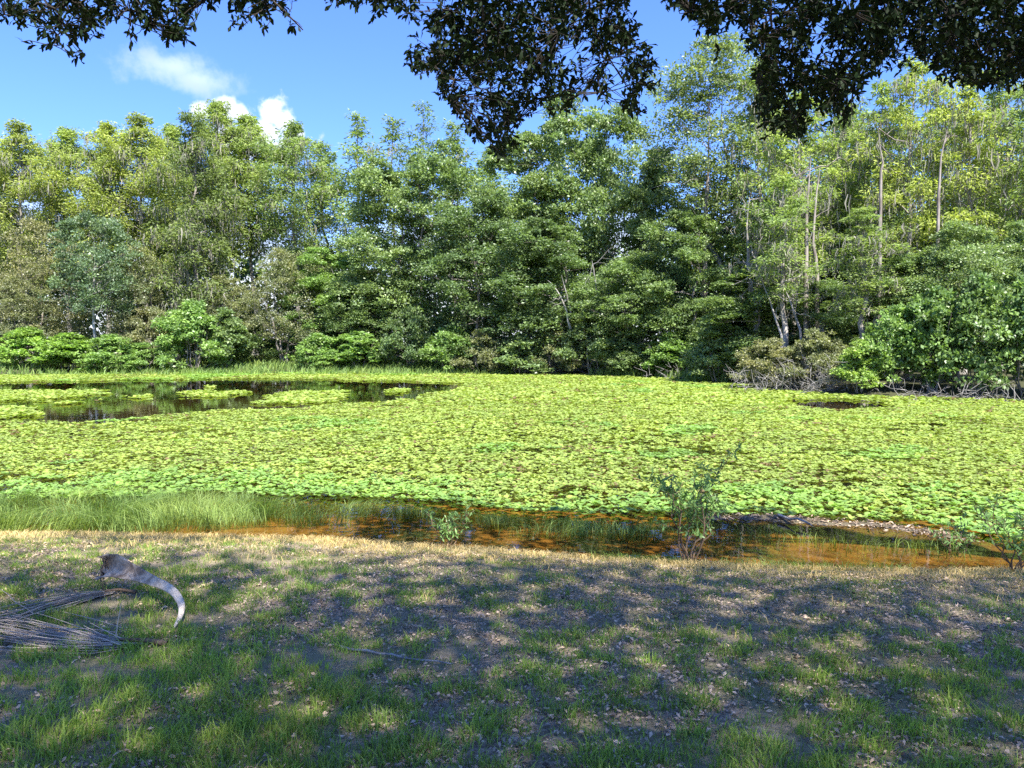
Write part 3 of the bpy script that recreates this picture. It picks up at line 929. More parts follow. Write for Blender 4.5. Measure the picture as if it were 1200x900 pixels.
twig_thicket('pale grey twig thicket below the yellowish olive shrub', 895, 458, 32.2, 2.2, 1.0, 36, 1)
twig_thicket('bushy grey twig thicket left of the bright yellow-green shrub', 962, 461, 31.0, 2.0, 1.3, 44, 2)
twig_thicket('low tangle of grey roots below the large leafy shrub', 1075, 467, 28.3, 1.6, 0.5, 16, 3)
twig_thicket('tangle of grey roots at the foot of the tall overhanging shrub', 1150, 470, 27.2, 1.8, 0.5, 16, 4)
twig_thicket('grey drooping twigs at the right edge waterline', 1205, 473, 26.2, 1.6, 0.5, 16, 5)
twig_thicket('pale dead twigs under the grey-green shrub', 790, 441, 42.5, 2.4, 0.8, 24, 6)


def shore_grass(name, label, cat, pts_px, n, hmin, hmax, mat, wd, seed, jitter=0.6):
    rng = np.random.RandomState(seed)
    poly = poly_px(pts_px)
    lo, hi = poly.min(0), poly.max(0)
    p = lo + (hi - lo) * rng.rand(n * 6, 2)
    p = p[inside(poly, p[:, 0], p[:, 1])]
    dn = vnoise(p[:, 0], p[:, 1], jitter, 3, seed)
    p = p[dn + 0.25 * rng.rand(len(p)) > 0.42][:n]
    z = np.maximum(height(p[:, 0], p[:, 1]), -0.12)
    h = hmin + (hmax - hmin) * rng.rand(len(p)) ** 1.3
    mb = MB()
    ln = rng.normal(size=(len(p), 2)) * 0.28 + np.array([0.12, -0.05])
    blades(mb, np.column_stack([p, z]), ln, h, np.full(len(p), wd) * (0.7 + 0.6 * rng.rand(len(p))),
           np.clip(0.5 + rng.normal(size=len(p)) * 0.2, 0, 1), 0.8)
    return tag(obj(name, mb.mesh(name, mat), None, 'stuff'), label, cat)


shore_grass('shore_grass', 'pale green grass fringe along the far left bank', 'grass', [(-60, 437), (190, 433.5), (300, 428), (420, 428.5), (500, 433), (600, 436), (600, 439.5), (-60, 440.5)], 15000, 0.25, 0.7, M_marsh, 0.05, 3, 2.5)
shore_grass('reed_tuft', 'bright green reed tuft at the far shore below the dark shrub', 'reeds', [(690, 437), (780, 438), (860, 446), (850, 449), (770, 443), (690, 440)], 5000, 0.3, 0.85, M_marsh, 0.05, 4, 2.0)

# ------------------------------------------------------------------ floating plants
NEAREDGE = np.array([(-60, 10.6), (-16, 10.2)] + [tuple(on_plane(px, py)[:2]) for px, py in
                    ((-60, 592), (60, 589), (160, 586), (240, 582), (330, 584), (400, 587), (470, 589), (540, 594), (600, 602), (700, 607), (800, 607), (840, 603), (900, 602), (950, 607), (1020, 610), (1080, 617), (1130, 627), (1200, 640))] + [(9, 7.6), (30, 8)])
OPEN = poly_px([(-120, 449), (60, 447.5), (160, 446), (300, 444.5), (400, 445.5), (480, 447), (560, 449.5), (535, 456), (480, 467), (400, 475), (330, 479), (270, 482), (215, 486), (150, 493), (70, 496), (0, 496), (-120, 504)])
OPEN2 = poly_px([(925, 471), (985, 468), (1040, 473), (1050, 478), (990, 481), (930, 477)])
ISLES = [
    ([(-80, 461), (60, 458), (118, 459), (110, 463), (60, 469), (0, 471), (-80, 473)], 'long narrow raft of floating plants at the left edge'),
    ([(-60, 480), (20, 478), (48, 480), (40, 489), (0, 491), (-60, 494)], 'rounded raft of floating plants near the left edge'),
    ([(203, 462), (240, 458.5), (283, 460), (270, 465), (215, 466)], 'slim raft of floating plants in the middle of the dark water'),
    ([(308, 465), (340, 459), (400, 459), (410, 466), (380, 473), (310, 474)], 'large bumpy raft at the right end of the dark water'),
    ([(148, 465), (166, 464), (164, 467), (150, 468)], 'small plant clump between the left raft and the slim raft'),
    ([(168, 469), (183, 468), (182, 471), (170, 472)], 'tiny plant clump right of the small clump'),
    ([(246, 453), (262, 452.5), (260, 455), (248, 455.5)], 'tiny far plant clump above the slim raft'),
    ([(66, 472), (98, 471), (96, 474), (70, 475)], 'thin plant streak just below the long left raft'),
    ([(450, 458), (480, 455), (488, 459), (462, 462)], 'plant clump at the narrowing end of the dark water'),
]


def rosettes(mb, rng, p, size, nl, fine, tone, flat=0.0):
    """water-lettuce rosettes: spoon-shaped leaves rising in a ring"""
    n = len(p)
    a0 = rng.rand(n) * 6.283
    for k in range(nl):
        a = a0 + rng.rand(n) * 0.7 + k * 2.39996
        upk = (0.10 + 0.36 * (k / nl)) * (1 - flat) + rng.normal(size=n) * 0.12
        ax = unit(np.stack([np.cos(a), np.sin(a), upk], 1))
        nm = unit(np.stack([-np.cos(a) * upk, -np.sin(a) * upk, np.ones(n)], 1) + rng.normal(size=(n, 3)) * 0.18)
        L = size * (0.48 + 0.16 * rng.rand(n))
        W = L * (0.62 + 0.2 * rng.rand(n))
        v = np.clip(tone + rng.normal(size=n) * 0.16, 0, 1)
        c = np.column_stack([p[:, :2], p[:, 2]])
        if fine:
            side = unit(np.cross(nm, ax))
            nn = np.cross(ax, side)
            V = np.empty((n, 6, 3))
            V[:, 0] = c - side * W[:, None] * 0.15
            V[:, 1] = c + side * W[:, None] * 0.15
            mid = c + ax * L[:, None] * 0.6
            V[:, 2] = mid + side * W[:, None] * 0.5 + nn * L[:, None] * 0.08
            V[:, 3] = mid - side * W[:, None] * 0.5 + nn * L[:, None] * 0.08
            tip = c + ax * L[:, None] + nn * L[:, None] * 0.1 * rng.rand(n, 1)
            V[:, 4] = tip + side * W[:, None] * 0.3
            V[:, 5] = tip - side * W[:, None] * 0.3
            kk = np.arange(n)[:, None] * 6
            q = np.concatenate([kk + np.array([[0, 1, 2, 3]]), kk + np.array([[3, 2, 4, 5]])], 1).reshape(-1, 4)
            mb.add(V.reshape(-1, 3), q, np.repeat(v, 2))
        else:
            leaves(mb, c, ax, nm, L, W * 1.15, v, 0.05)


def jitter_grid(rng, x0, x1, y0, y1, step):
    xs, ys = np.arange(x0, x1, step), np.arange(y0, y1, step)
    X, Y = np.meshgrid(xs, ys)
    X[1::2] += step * 0.5
    return (X + (rng.rand(*X.shape) - 0.5) * step * 2.0).ravel(), (Y + (rng.rand(*X.shape) - 0.5) * step * 2.0).ravel()


NEARPOLY = np.array(list(NEAREDGE) + [(40, 80), (-80, 80)])


def mat_mask(x, y):
    wob = (vnoise(x, y, 0.7, 3, 21) - 0.5) * 0.55
    k = inside(POND, x, y) & inside(NEARPOLY, x, y + wob)
    k &= ~((edge_dist(NEAREDGE, x, y, False) < 0.05))
    wx, wy = (vnoise(x, y, 1.6, 3, 22) - 0.5) * 2.2, (vnoise(x, y, 1.6, 3, 23) - 0.5) * 2.4
    k &= ~inside(OPEN, x + wx, y + wy)
    k &= ~inside(OPEN2, x + wx * 0.4, y + wy * 0.4)
    return k


def floating_mat():
    rng = np.random.RandomState(5)
    for name, label, mat, green in (('water_lettuce', 'yellow-green floating plants carpeting the pond', M_pad, False),
                                    ('water_pennywort', 'fresher green leafy plants edging the floating carpet', M_padgreen, True)):
        mb = MB()
        for (y0, y1, step, size, nl, fine) in ((7.2, 11.5, 0.082, 0.098, 6, True), (11.5, 16, 0.092, 0.112, 5, False), (16, 25, 0.118, 0.142, 5, False), (25, 52, 0.205, 0.245, 5, False)):
            x1 = y1 * 0.72 + 1.5
            X, Y = jitter_grid(rng, -x1 - (0 if y1 < 40 else 4), min(x1, 26), y0, y1, step)
            keep = np.abs(X) < Y * 0.70 + 1.2
            X, Y = X[keep], Y[keep]
            keep = mat_mask(X, Y)
            X, Y = X[keep], Y[keep]
            ed = edge_dist(NEAREDGE, X, Y, False)
            gap = vnoise(X * 0.75, Y, 0.36, 3, 31) * 0.7 + vnoise(X * 0.6, Y, 2.4, 2, 32) * 0.3
            keep = gap < 0.66 + 0.05 * rng.rand(len(X))
            X, Y, ed, gap = X[keep], Y[keep], ed[keep], gap[keep]
            wob = vnoise(X, Y, 0.9, 3, 33)
            side = np.interp(X / np.maximum(Y, 1), [-0.66, -0.3, 0.1, 0.4, 0.66], [1.9, 1.2, 0.55, 0.5, 1.4])
            isg = (ed + (wob - 0.5) * 2.2 + rng.normal(size=len(X)) * 0.45 < side) | ((vnoise(X, Y, 1.5, 3, 34) > 0.70) & (Y < 22))
            if y0 > 20:
                isg = (vnoise(X, Y * 0.7, 4.0, 3, 36) > 0.66)
            sel = isg if green else ~isg
            X, Y, gap, wob = X[sel], Y[sel], gap[sel], wob[sel]
            if not len(X):
                continue
            tone = 0.5 + (vnoise(X, Y, 2.2, 3, 35) - 0.5) * 0.6 + rng.normal(size=len(X)) * 0.15
            tone = np.where(rng.rand(len(X)) < 0.012 + 0.25 * (vnoise(X, Y, 1.1, 3, 38) > 0.74), -1.0, tone)
            zb = 0.004 + 0.05 * (vnoise(X, Y, 0.5, 2, 37)) * (1.4 if green else 0.9)
            sz = size * (0.55 + 0.8 * rng.rand(len(X))) * (1.1 if green else 1.0)
            rosettes(mb, rng, np.column_stack([X, Y, zb]), sz, nl, fine, tone)
        tag(obj(name, mb.mesh(name, mat), None, 'stuff'), label, 'floating plants')


floating_mat()

for pts, lab in ISLES:
    rng = np.random.RandomState(abs(hash(lab)) % 1000 if False else len(lab) * 7)
    poly = poly_px(pts)
    lo, hi = poly.min(0) - 0.4, poly.max(0) + 0.4
    X, Y = jitter_grid(rng, lo[0], hi[0], lo[1], hi[1], 0.19)
    wx, wy = (vnoise(X, Y, 0.8, 3, 41) - 0.5) * 1.6, (vnoise(X, Y, 0.8, 3, 42) - 0.5) * 1.8
    k = inside(poly, X + wx, Y + wy)
    X, Y = X[k], Y[k]
    c = poly.mean(0)
    mb = MB()
    rosettes(mb, rng, np.column_stack([X - c[0], Y - c[1], 0.004 + 0.03 * rng.rand(len(X))]), 0.25 * (0.7 + 0.6 * rng.rand(len(X))), 6, False, 0.55 + 0.15 * rng.normal(size=len(X)))
    root = thing('floating_plant_raft', lab, 'plant raft', (c[0], c[1], 0), 0, 'plant rafts on the open water')
    obj('foliage', mb.mesh('foliage', M_pad), root, 'stuff')

# ------------------------------------------------------------------ bank vegetation
def scatter_frame(rng, n, y0, y1, margin=0.6):
    y = y0 + (y1 - y0) * rng.rand(n) ** 0.9
    x = (rng.rand(n) * 2 - 1) * (y * 0.69 + margin)
    return x, y


def lawn():
    rng = np.random.RandomState(12)
    mb = MB()
    x, y = scatter_frame(rng, 420000, 2.1, 8.2)
    d = edge_dist(POND, x, y)
    ok = ~inside(POND, x, y)
    patch = vnoise(x, y, 0.8, 4, 51)
    tuft = vnoise(x, y, 0.11, 2, 52)
    # greener towards the viewer and on the left; bare litter belt right of centre
    bias = np.interp(y, [2, 3.6, 4.4, 5.2, 6.2, 7.2], [0.10, 0.10, 0.02, -0.01, -0.06, -0.16]) + np.interp(x, [-3, 0, 1, 3], [0.06, 0.02, -0.02, -0.05])
    bare = np.exp(-((x - 1.9) / 1.5) ** 2 - ((y - 4.75) / 0.55) ** 2) * 0.16 + np.exp(-((x + 0.5) / 0.6) ** 2 - ((y - 4.5) / 0.35) ** 2) * 0.12
    dens = patch * 0.30 + tuft * 0.84 + bias * 0.8 - bare * 0.9
    keep = ok & (d > 0.7 * rng.rand(len(x)) + 0.3) & (rng.rand(len(x)) < 0.85 / (1 + np.exp(-(dens - 0.592) / 0.055)) * np.interp(y, [2, 4, 7], [0.8, 0.8, 0.9]))
    x, y, dens, d = x[keep], y[keep], dens[keep], d[keep]
    n = len(x)
    h = (0.02 + 0.065 * rng.rand(n) ** 1.5 + 0.10 * np.clip(dens - 0.66, 0, 0.4)) * np.interp(d, [0, 1.2, 2.5, 4.5], [0.4, 0.5, 0.75, 1.0])
    # blades of one tuft lean the same way
    a = vnoise(x, y, 0.3, 2, 53) * 12
    ln = np.stack([np.cos(a), np.sin(a)], 1) * 0.18 + rng.normal(size=(n, 2)) * 0.38
    blades(mb, np.column_stack([x, y, height(x, y) - 0.005]), ln, h, 0.003 + 0.004 * rng.rand(n), np.clip(0.5 + (vnoise(x, y, 0.7, 2, 54) - 0.5) * 0.5 + rng.normal(size=n) * 0.2, 0, 1), 0.6)
    print('lawn blades', n)
    tag(obj('lawn_grass', mb.mesh('lawn_grass', M_grass), None, 'stuff'), 'patchy green grass on the shaded bank', 'grass')

    mb = MB()
    x, y = scatter_frame(rng, 80000, 4.2, 8.6)
    d = edge_dist(POND, x, y)
    ok = ~inside(POND, x, y) | (d < 0.12)
    p = np.exp(-((d - 0.5) / 0.75) ** 2) + 0.12
    keep = ok & (rng.rand(len(x)) < p) & (vnoise(x, y, 0.25, 2, 61) > 0.3)
    x, y = x[keep], y[keep]
    n = len(x)
    print('dry blades', n)
    ln = rng.normal(size=(n, 2)) * 0.7
    blades(mb, np.column_stack([x, y, height(x, y) - 0.004]), ln, 0.02 + 0.055 * rng.rand(n), 0.004 + 0.004 * rng.rand(n), np.clip(0.5 + rng.normal(size=n) * 0.22, 0, 1), 1.2)
    tag(obj('dry_grass', mb.mesh('dry_grass', M_straw), None, 'stuff'), 'short tan dead grass along the near waterline', 'grass')

    mb = MB()
    x, y = scatter_frame(rng, 80000, 2.1, 7.6)
    d = edge_dist(POND, x, y)
    ok = ~inside(POND, x, y)
    pt = vnoise(x, y, 0.55, 3, 71)
    bare = np.exp(-((x - 1.9) / 1.7) ** 2 - ((y - 4.75) / 0.7) ** 2) * 0.3 + np.exp(-((x + 0.5) / 0.7) ** 2 - ((y - 4.5) / 0.4) ** 2) * 0.2
    keep = ok & (pt + bare + 0.2 * rng.rand(len(x)) > 0.55) & (d > np.interp(x, [-3, 0], [1.25, 0.7]))
    x, y = x[keep], y[keep]
    n = len(x)
    print('litter', n)
    a = rng.rand(n) * 6.283
    ax = np.stack([np.cos(a), np.sin(a), rng.normal(size=n) * 0.25], 1)
    nm = unit(np.array([0, 0, 1.0]) + rng.normal(size=(n, 3)) * 0.45)
    ll = 0.011 + 0.026 * rng.rand(n) ** 1.6
    leaves(mb, np.column_stack([x, y, height(x, y) + 0.005 + 0.012 * rng.rand(n)]), ax, nm, ll, ll * (0.35 + 0.2 * rng.rand(n)), np.clip(0.5 + rng.normal(size=n) * 0.28, 0, 1), 0.14)
    tag(obj('leaf_litter', mb.mesh('leaf_litter', M_litter), None, 'stuff'), 'grey-brown fallen oak leaves scattered over the bank', 'leaf litter')

    mb = MB()
    t = rng.rand(1500) * (len(MUD) - 1)
    i = t.astype(int)
    p = MUD[i] * (1 - (t - i))[:, None] + MUD[np.minimum(i + 1, len(MUD) - 1)] * (t - i)[:, None] + rng.normal(size=(1500, 2)) * 0.12
    z = np.maximum(height(p[:, 0], p[:, 1]), 0.0) + 0.006
    a = rng.rand(1500) * 6.283
    ll = 0.02 + 0.06 * rng.rand(1500) ** 2
    leaves(mb, np.column_stack([p, z]), np.stack([np.cos(a), np.sin(a), rng.normal(size=1500) * 0.2], 1), unit(np.array([0, 0, 1.0]) + rng.normal(size=(1500, 3)) * 0.3), ll, ll * 0.3, np.clip(0.3 + rng.normal(size=1500) * 0.25, 0, 1), 0.1)
    tag(obj('plant_debris', mb.mesh('plant_debris', M_litter), None, 'stuff'), 'dead plant scraps on the muddy rim right of the sapling', 'debris')


lawn()


def marsh(name, label, pts, n, h0, h1, seed, wd=0.006, lean=(0.25, -0.1), lv=0.35, mat=M_marsh):
    rng = np.random.RandomState(seed)
    poly = poly_px(pts)
    lo, hi = poly.min(0), poly.max(0)
    p = lo + (hi - lo) * rng.rand(n * 8, 2)
    p = p[inside(poly, p[:, 0] + rng.normal(size=len(p)) * 0.12, p[:, 1] + rng.normal(size=len(p)) * 0.1)]
    dn = vnoise(p[:, 0], p[:, 1], 0.35, 3, seed)
    p = p[dn + 0.3 * rng.rand(len(p)) > 0.55][:n]
    m_ = len(p)
    mb = MB()
    a = vnoise(p[:, 0], p[:, 1], 0.5, 2, seed + 1) * 9
    ln = np.stack([np.cos(a), np.sin(a)], 1) * lv + rng.normal(size=(m_, 2)) * 0.3 + np.array(lean)
    blades(mb, np.column_stack([p, np.minimum(height(p[:, 0], p[:, 1]), 0.02)]), ln, h0 + (h1 - h0) * rng.rand(m_), wd * (0.6 + 0.8 * rng.rand(m_)), np.clip(0.5 + rng.normal(size=m_) * 0.2, 0, 1), 1.1)
    tag(obj(name, mb.mesh(name, mat), None, 'stuff'), label, 'grass')


marsh('marsh_grass', 'tall pale marsh grass standing in the left shallows', [(-80, 584), (60, 580), (180, 577), (270, 580), (340, 592), (315, 610), (200, 622), (80, 627), (-80, 630)], 13000, 0.12, 0.40, 81, 0.006, (0.35, -0.15), 0.6)
marsh('marsh_grass', 'thin grass rising from the brown water left of centre', [(320, 588), (420, 590), (520, 597), (520, 606), (430, 604), (380, 612), (320, 610)], 1700, 0.1, 0.28, 82)
marsh('marsh_grass', 'sparse grass fringe between centre water and floating plants', [(560, 604), (700, 612), (790, 615), (790, 628), (690, 630), (600, 622), (560, 612)], 1200, 0.1, 0.26, 83)
marsh('marsh_grass', 'thin straw-coloured grass before the right bank of floating plants', [(820, 620), (980, 625), (1130, 640), (1140, 652), (980, 640), (840, 632)], 450, 0.08, 0.22, 84, lean=(0.1, 0))
marsh('marsh_grass', 'short bright grass tufts at the waterline right of the sapling', [(690, 652), (760, 655), (900, 664), (1060, 668), (1060, 674), (880, 672), (690, 662)], 1500, 0.05, 0.14, 85, 0.005, (0, 0))

marsh('marsh_grass', 'fine green grass tangled along the edge of the floating carpet', [(330, 578), (420, 586), (540, 594), (700, 605), (830, 606), (830, 614), (690, 614), (560, 604), (430, 596), (330, 588)], 4200, 0.05, 0.17, 86, 0.005, (0, -0.2), 0.5)


# ------------------------------------------------------------------ saplings by the water
def sapling(label, px, py, hgt, wid, nst, nlv, seed, leaf=0.055, zoff=0.0, spread=1.0):
    rng = np.random.RandomState(seed)
    b = on_plane(px, py, 0.05)
    b[2] = float(height(b[0], b[1])) - 0.02
    root = thing('sapling', label, 'sapling', b, 0, 'saplings on the near bank')
    fol = MB()
    for s in range(nst):
        a = s * 2.4 + rng.rand()
        rr_ = wid * 0.5 * (0.25 + 0.65 * rng.rand()) * spread
        st = MB()
        top = np.array([math.cos(a) * rr_, math.sin(a) * rr_ * 0.8, hgt * (0.62 + 0.38 * rng.rand())])
        p = bend(rng, np.array([math.cos(a) * 0.03, math.sin(a) * 0.03, 0]), top, 8, 0.05)
        st.tube(p, np.linspace(0.009, 0.0025, 8) * (0.7 + hgt * 0.4), 5)
        segs = [p[3:]]
        for k in range(5):
            j = rng.randint(3, 7)
            d = unit(np.array([rng.normal(), rng.normal(), 0.7 + 0.4 * rng.rand()]))
            q = bend(rng, p[j], p[j] + d * hgt * (0.15 + 0.2 * rng.rand()), 5, 0.06)
            st.tube(q, np.linspace(0.004, 0.0015, 5), 4)
            segs.append(q[1:])
        obj('stem', st.mesh('stem', M_twig, True), root)
        for q in segs:
            n = int(nlv * len(q) / 5)
            t = rng.rand(n) * (len(q) - 1)
            i = t.astype(int)
            f = (t - i)[:, None]
            c = q[i] * (1 - f) + q[np.minimum(i + 1, len(q) - 1)] * f
            ax = unit(rng.normal(size=(n, 3)) + np.array([0, 0, 0.35]))
            nm = unit(rng.normal(size=(n, 3)) * 0.6 + np.array([0, 0, 0.8]))
            ll = leaf * (0.6 + 0.7 * rng.rand(n))
            leaves_fine(fol, c, ax, nm, ll, ll * 0.30, np.clip(0.5 + rng.normal(size=n) * 0.2, 0, 1), 0.3)
    obj('foliage', fol.mesh('foliage', M_sapleaf), root, 'stuff')


sapling('slender dark-stemmed sapling standing in front of the brown water', 808, 659, 1.05, 0.80, 7, 36, 1)
sapling('small leafy seedling at the waterline left of centre', 524, 642, 0.40, 0.55, 6, 14, 2, 0.05)
sapling('spreading leafy sapling at the right edge of the bank', 1190, 672, 0.62, 1.0, 8, 13, 3, 0.055)
sapling('low leafy shoot left of the right-edge sapling', 1122, 640, 0.34, 0.7, 5, 8, 4, 0.05)


# ------------------------------------------------------------------ fallen palm debris and sticks on the lawn
def ground_pt(px, py, up=0.0):
    z = 0.4
    for _ in range(6):
        p = on_plane(px, py, z)
        z = float(height(p[0], p[1])) + up
    return on_plane(px, py, z)


def palm_boot():
    rng = np.random.RandomState(3)
    base = ground_pt(150, 700)
    root = thing('palm_boot', 'dry brown palm leaf base with a curved grey tail lying on the grass', 'palm husk', base)
    ctrl = [(122, 664, 5.08, 0.14, 0.05), (133, 663, 5.05, 0.155, 0.052), (148, 668, 5.0, 0.125, 0.046), (164, 674, 4.94, 0.088, 0.038), (180, 681, 4.86, 0.064, 0.032), (194, 687, 4.78, 0.054, 0.029),
            (204, 694, 4.71, 0.050, 0.028), (211, 704, 4.62, 0.044, 0.026), (213, 714, 4.54, 0.037, 0.022), (210, 725, 4.45, 0.026, 0.016), (203, 736, 4.37, 0.009, 0.007)]
    P = np.array([at_depth(*c[:3]) for c in ctrl]) - base
    t = np.arange(len(ctrl))
    tt = np.linspace(0, len(ctrl) - 1, 41)

    def cr(a):
        out = []
        for u in tt:
            i = min(int(u), len(a) - 2)
            f = u - i
            p0, p1, p2, p3 = a[max(i - 1, 0)], a[i], a[i + 1], a[min(i + 2, len(a) - 1)]
            out.append(0.5 * (2 * p1 + (p2 - p0) * f + (2 * p0 - 5 * p1 + 4 * p2 - p3) * f * f + (3 * p1 - p0 - 3 * p2 + p3) * f ** 3))
        return np.array(out)
    C = cr(P)
    W = cr(np.array([c[3] for c in ctrl]))
    T = cr(np.array([c[4] for c in ctrl]))
    tan = unit(np.gradient(C, axis=0))
    mb = MB()
    K = 16
    ang = np.linspace(0, 2 * math.pi, K, endpoint=False)
    vs, at = [], []
    for i in range(len(C)):
        wv_ = unit(np.cross(tan[i], np.array([0.25, -0.9, 0.3])))     # broad direction, near upright
        dp = unit(np.cross(wv_, tan[i]))
        s = i / (len(C) - 1)
        cup = 0.55 * (1 - s) ** 2                                       # the base clasps: a C-shaped section
        a_ = np.cos(ang) * W[i] * 0.5
        b_ = np.sin(ang) * T[i] * 0.5 + cup * W[i] * (np.cos(ang) ** 2) - cup * W[i] * 0.5
        rag = 1 + (0.12 * rng.normal(size=K) if i == 0 else 0.02 * rng.normal(size=K))
        end = tan[i] * (0.03 * rng.normal(size=K))[:, None] if i == 0 else 0
        vs.append(C[i] + (wv_ * (a_ * rag)[:, None] + dp * b_[:, None]) + end)
    vs = np.concatenate(vs)
    k0 = np.arange(K)
    k1 = (k0 + 1) % K
    q = np.concatenate([np.stack([k0 + i * K, k1 + i * K, k1 + (i + 1) * K, k0 + (i + 1) * K], 1) for i in range(len(C) - 1)])
    av = np.repeat(np.linspace(0, 1, len(C) - 1), K)
    mb.add(vs, q, av)
    h2 = K // 2
    mb.add(vs[:K], [[i, (i + 1), K - 2 - i, K - 1 - i] for i in range(0, h2 - 1)], 0.0)
    mt, b = new_mat('palm_husk')
    v = b.n('ShaderNodeAttribute', attribute_name='v').outputs['Fac']
    pos = b.n('ShaderNodeTexCoord').outputs['Object']
    st = b.noise(pos, 9.0, 5.0, 0.7, 0.6)
    fi = b.noise(pos, 60.0, 3.0, 0.6)
    brown = b.mix(b.smooth(st, 0.35, 0.65), (0.15, 0.105, 0.07), (0.52, 0.42, 0.31))
    grey = b.mix(b.smooth(fi, 0.3, 0.7), (0.38, 0.32, 0.245), (0.62, 0.54, 0.43))
    c = b.mix(b.smooth(b.math('ADD', v, b.math('MULTIPLY', b.math('SUBTRACT', st, 0.5), 0.25)), 0.28, 0.55), brown, grey)
    p = b.n('ShaderNodeBsdfPrincipled', ins={'Base Color': c, 'Roughness': 0.7, 'Specular IOR Level': 0.3})
    bp = b.n('ShaderNodeBump', ins={'Strength': 0.5, 'Distance': 0.006, 'Height': fi})
    b.put(p.inputs['Normal'], bp.outputs[0])
    finish(b, p.outputs[0])
    obj('husk', mb.mesh('husk', mt, True), root)
    # torn fibrous foot under the clasping end
    m2 = MB()
    for k in range(12):
        s0 = C[0] + rng.normal(size=3) * np.array([0.02, 0.02, 0.05])
        m2.tube(bend(rng, s0, s0 + np.array([-0.03 + 0.06 * rng.rand(), -0.02, -0.04 - 0.10 * rng.rand()]), 4, 0.1), np.linspace(0.006, 0.002, 4), 4)
    obj('fibres', m2.mesh('fibres', M_twig, True), root, 'stuff')


palm_boot()


def palm_spray(label, tip, knots, n, seed, strays, stem_r=0.016):
    """a dried palm flower stalk: a short stem and a long brush of strands"""
    rng = np.random.RandomState(seed)
    base = ground_pt(*tip)
    root = thing('dried_palm_spray', label, 'palm debris', base, 0, 'dried palm sprays on the lawn')
    pts = np.array([ground_pt(*k) for k in knots]) - base
    tks = np.linspace(0, 1, len(pts))
    s = MB()
    s.tube(np.array([[0.12, -0.02, 0.02], [0.0, 0, 0.03], pts[1] * 0.6 + np.array([0, 0, 0.04])]), [stem_r, stem_r * 0.9, stem_r * 0.4], 6)
    obj('stem', s.mesh('stem', M_twig, True), root)
    mb = MB()
    for k in range(n):
        e = 0.45 + 0.6 * rng.rand()
        u = np.linspace(0.02 + 0.25 * rng.rand(), e, 8)
        c = np.stack([np.interp(u, tks, pts[:, j]) for j in range(3)], 1)
        spread = 0.015 + 0.115 * u ** 0.9
        o1 = rng.normal(size=3) * np.array([0.3, 1.0, 0.4])
        o2 = rng.normal(size=3) * np.array([0.2, 0.5, 0.25])
        c = c + spread[:, None] * (o1 + o2 * np.sin(u * 5 + k)[:, None])
        c[:, 2] = np.maximum(c[:, 2], height(c[:, 0] + base[0], c[:, 1] + base[1]) - base[2] + 0.004) + 0.012
        mb.tube(c, np.linspace(0.0032, 0.0014, 8) * (0.7 + 0.6 * rng.rand()), 4, np.clip(0.5 + rng.normal() * 0.25, 0, 1))
    obj('strands', mb.mesh('strands', M_strand, True), root, 'stuff')
    for (x0, y0, x1, y1, up) in strays:
        a, b_ = ground_pt(x0, y0, 0.03) - base, ground_pt(x0, y0, 0.03)
        tipw = at_depth(x1, y1, b_[1] + 0.05) - base
        m3 = MB()
        m3.tube(bend(rng, a, tipw, 5, 0.01), np.linspace(0.004, 0.0015, 5), 4, 0.8)
        obj('stray_strand', m3.mesh('stray_strand', M_strand, True), root)


M_strand = leaf_mat('dry_strand', (0.30, 0.262, 0.225), var=0.65, yellow=0.15, transl=0.0, rough=0.7, spec=0.25)
palm_spray('dried palm flower spray lying left, its brush of strands nearer the viewer', (172, 757), [(172, 757), (120, 758), (60, 752), (0, 742), (-80, 730)], 100, 1,
           [(135, 750, 142, 707, 0), (150, 752, 106, 730, 0), (128, 748, 98, 733, 0), (118, 747, 78, 736, 0), (142, 756, 102, 742, 0)])
palm_spray('dried palm flower spray below the palm leaf base', (140, 696), [(140, 696), (100, 704), (50, 718), (0, 738), (-70, 752)], 90, 2,
           [(40, 720, 0, 690, 0), (30, 718, 60, 706, 0)], 0.012)


def stick(label, pts, r, mat, seed):
    rng = np.random.RandomState(seed)
    P = np.array([ground_pt(px, py, 0.02) for px, py in pts])
    root = thing('fallen_stick', label, 'stick', P[0])
    tt = np.linspace(0, 1, 9)
    q = np.stack([np.interp(tt, np.linspace(0, 1, len(P)), P[:, k]) for k in range(3)], 1) - P[0]
    q += rng.normal(size=q.shape) * 0.004
    mb = MB()
    mb.tube(q, r * (1 - 0.5 * tt), 7)
    obj('stem', mb.mesh('stem', mat, True), root)
    m2 = MB()
    m2.tube(bend(rng, q[5], q[5] + np.array([0.10, 0.06, 0.02]), 4, 0.05), np.linspace(r * 0.45, r * 0.2, 4), 5)
    obj('side_twig', m2.mesh('side_twig', mat, True), root)


stick('thin pale stick lying in the grass left of centre', [(398, 757), (440, 764), (480, 771), (530, 778)], 0.0075, M_deadwood, 1)
ws = on_plane(912, 603, 0.06)
we = on_plane(952, 616, 0.05)
rng_ = np.random.RandomState(9)
rt = thing('fallen_stick', 'bleached stick lying on the floating plants right of the sapling', 'stick', ws)
mbs = MB()
mbs.tube(bend(rng_, np.zeros(3), we - ws, 6, 0.03), np.linspace(0.016, 0.01, 6), 6)
obj('stem', mbs.mesh('stem', M_deadwood, True), rt)


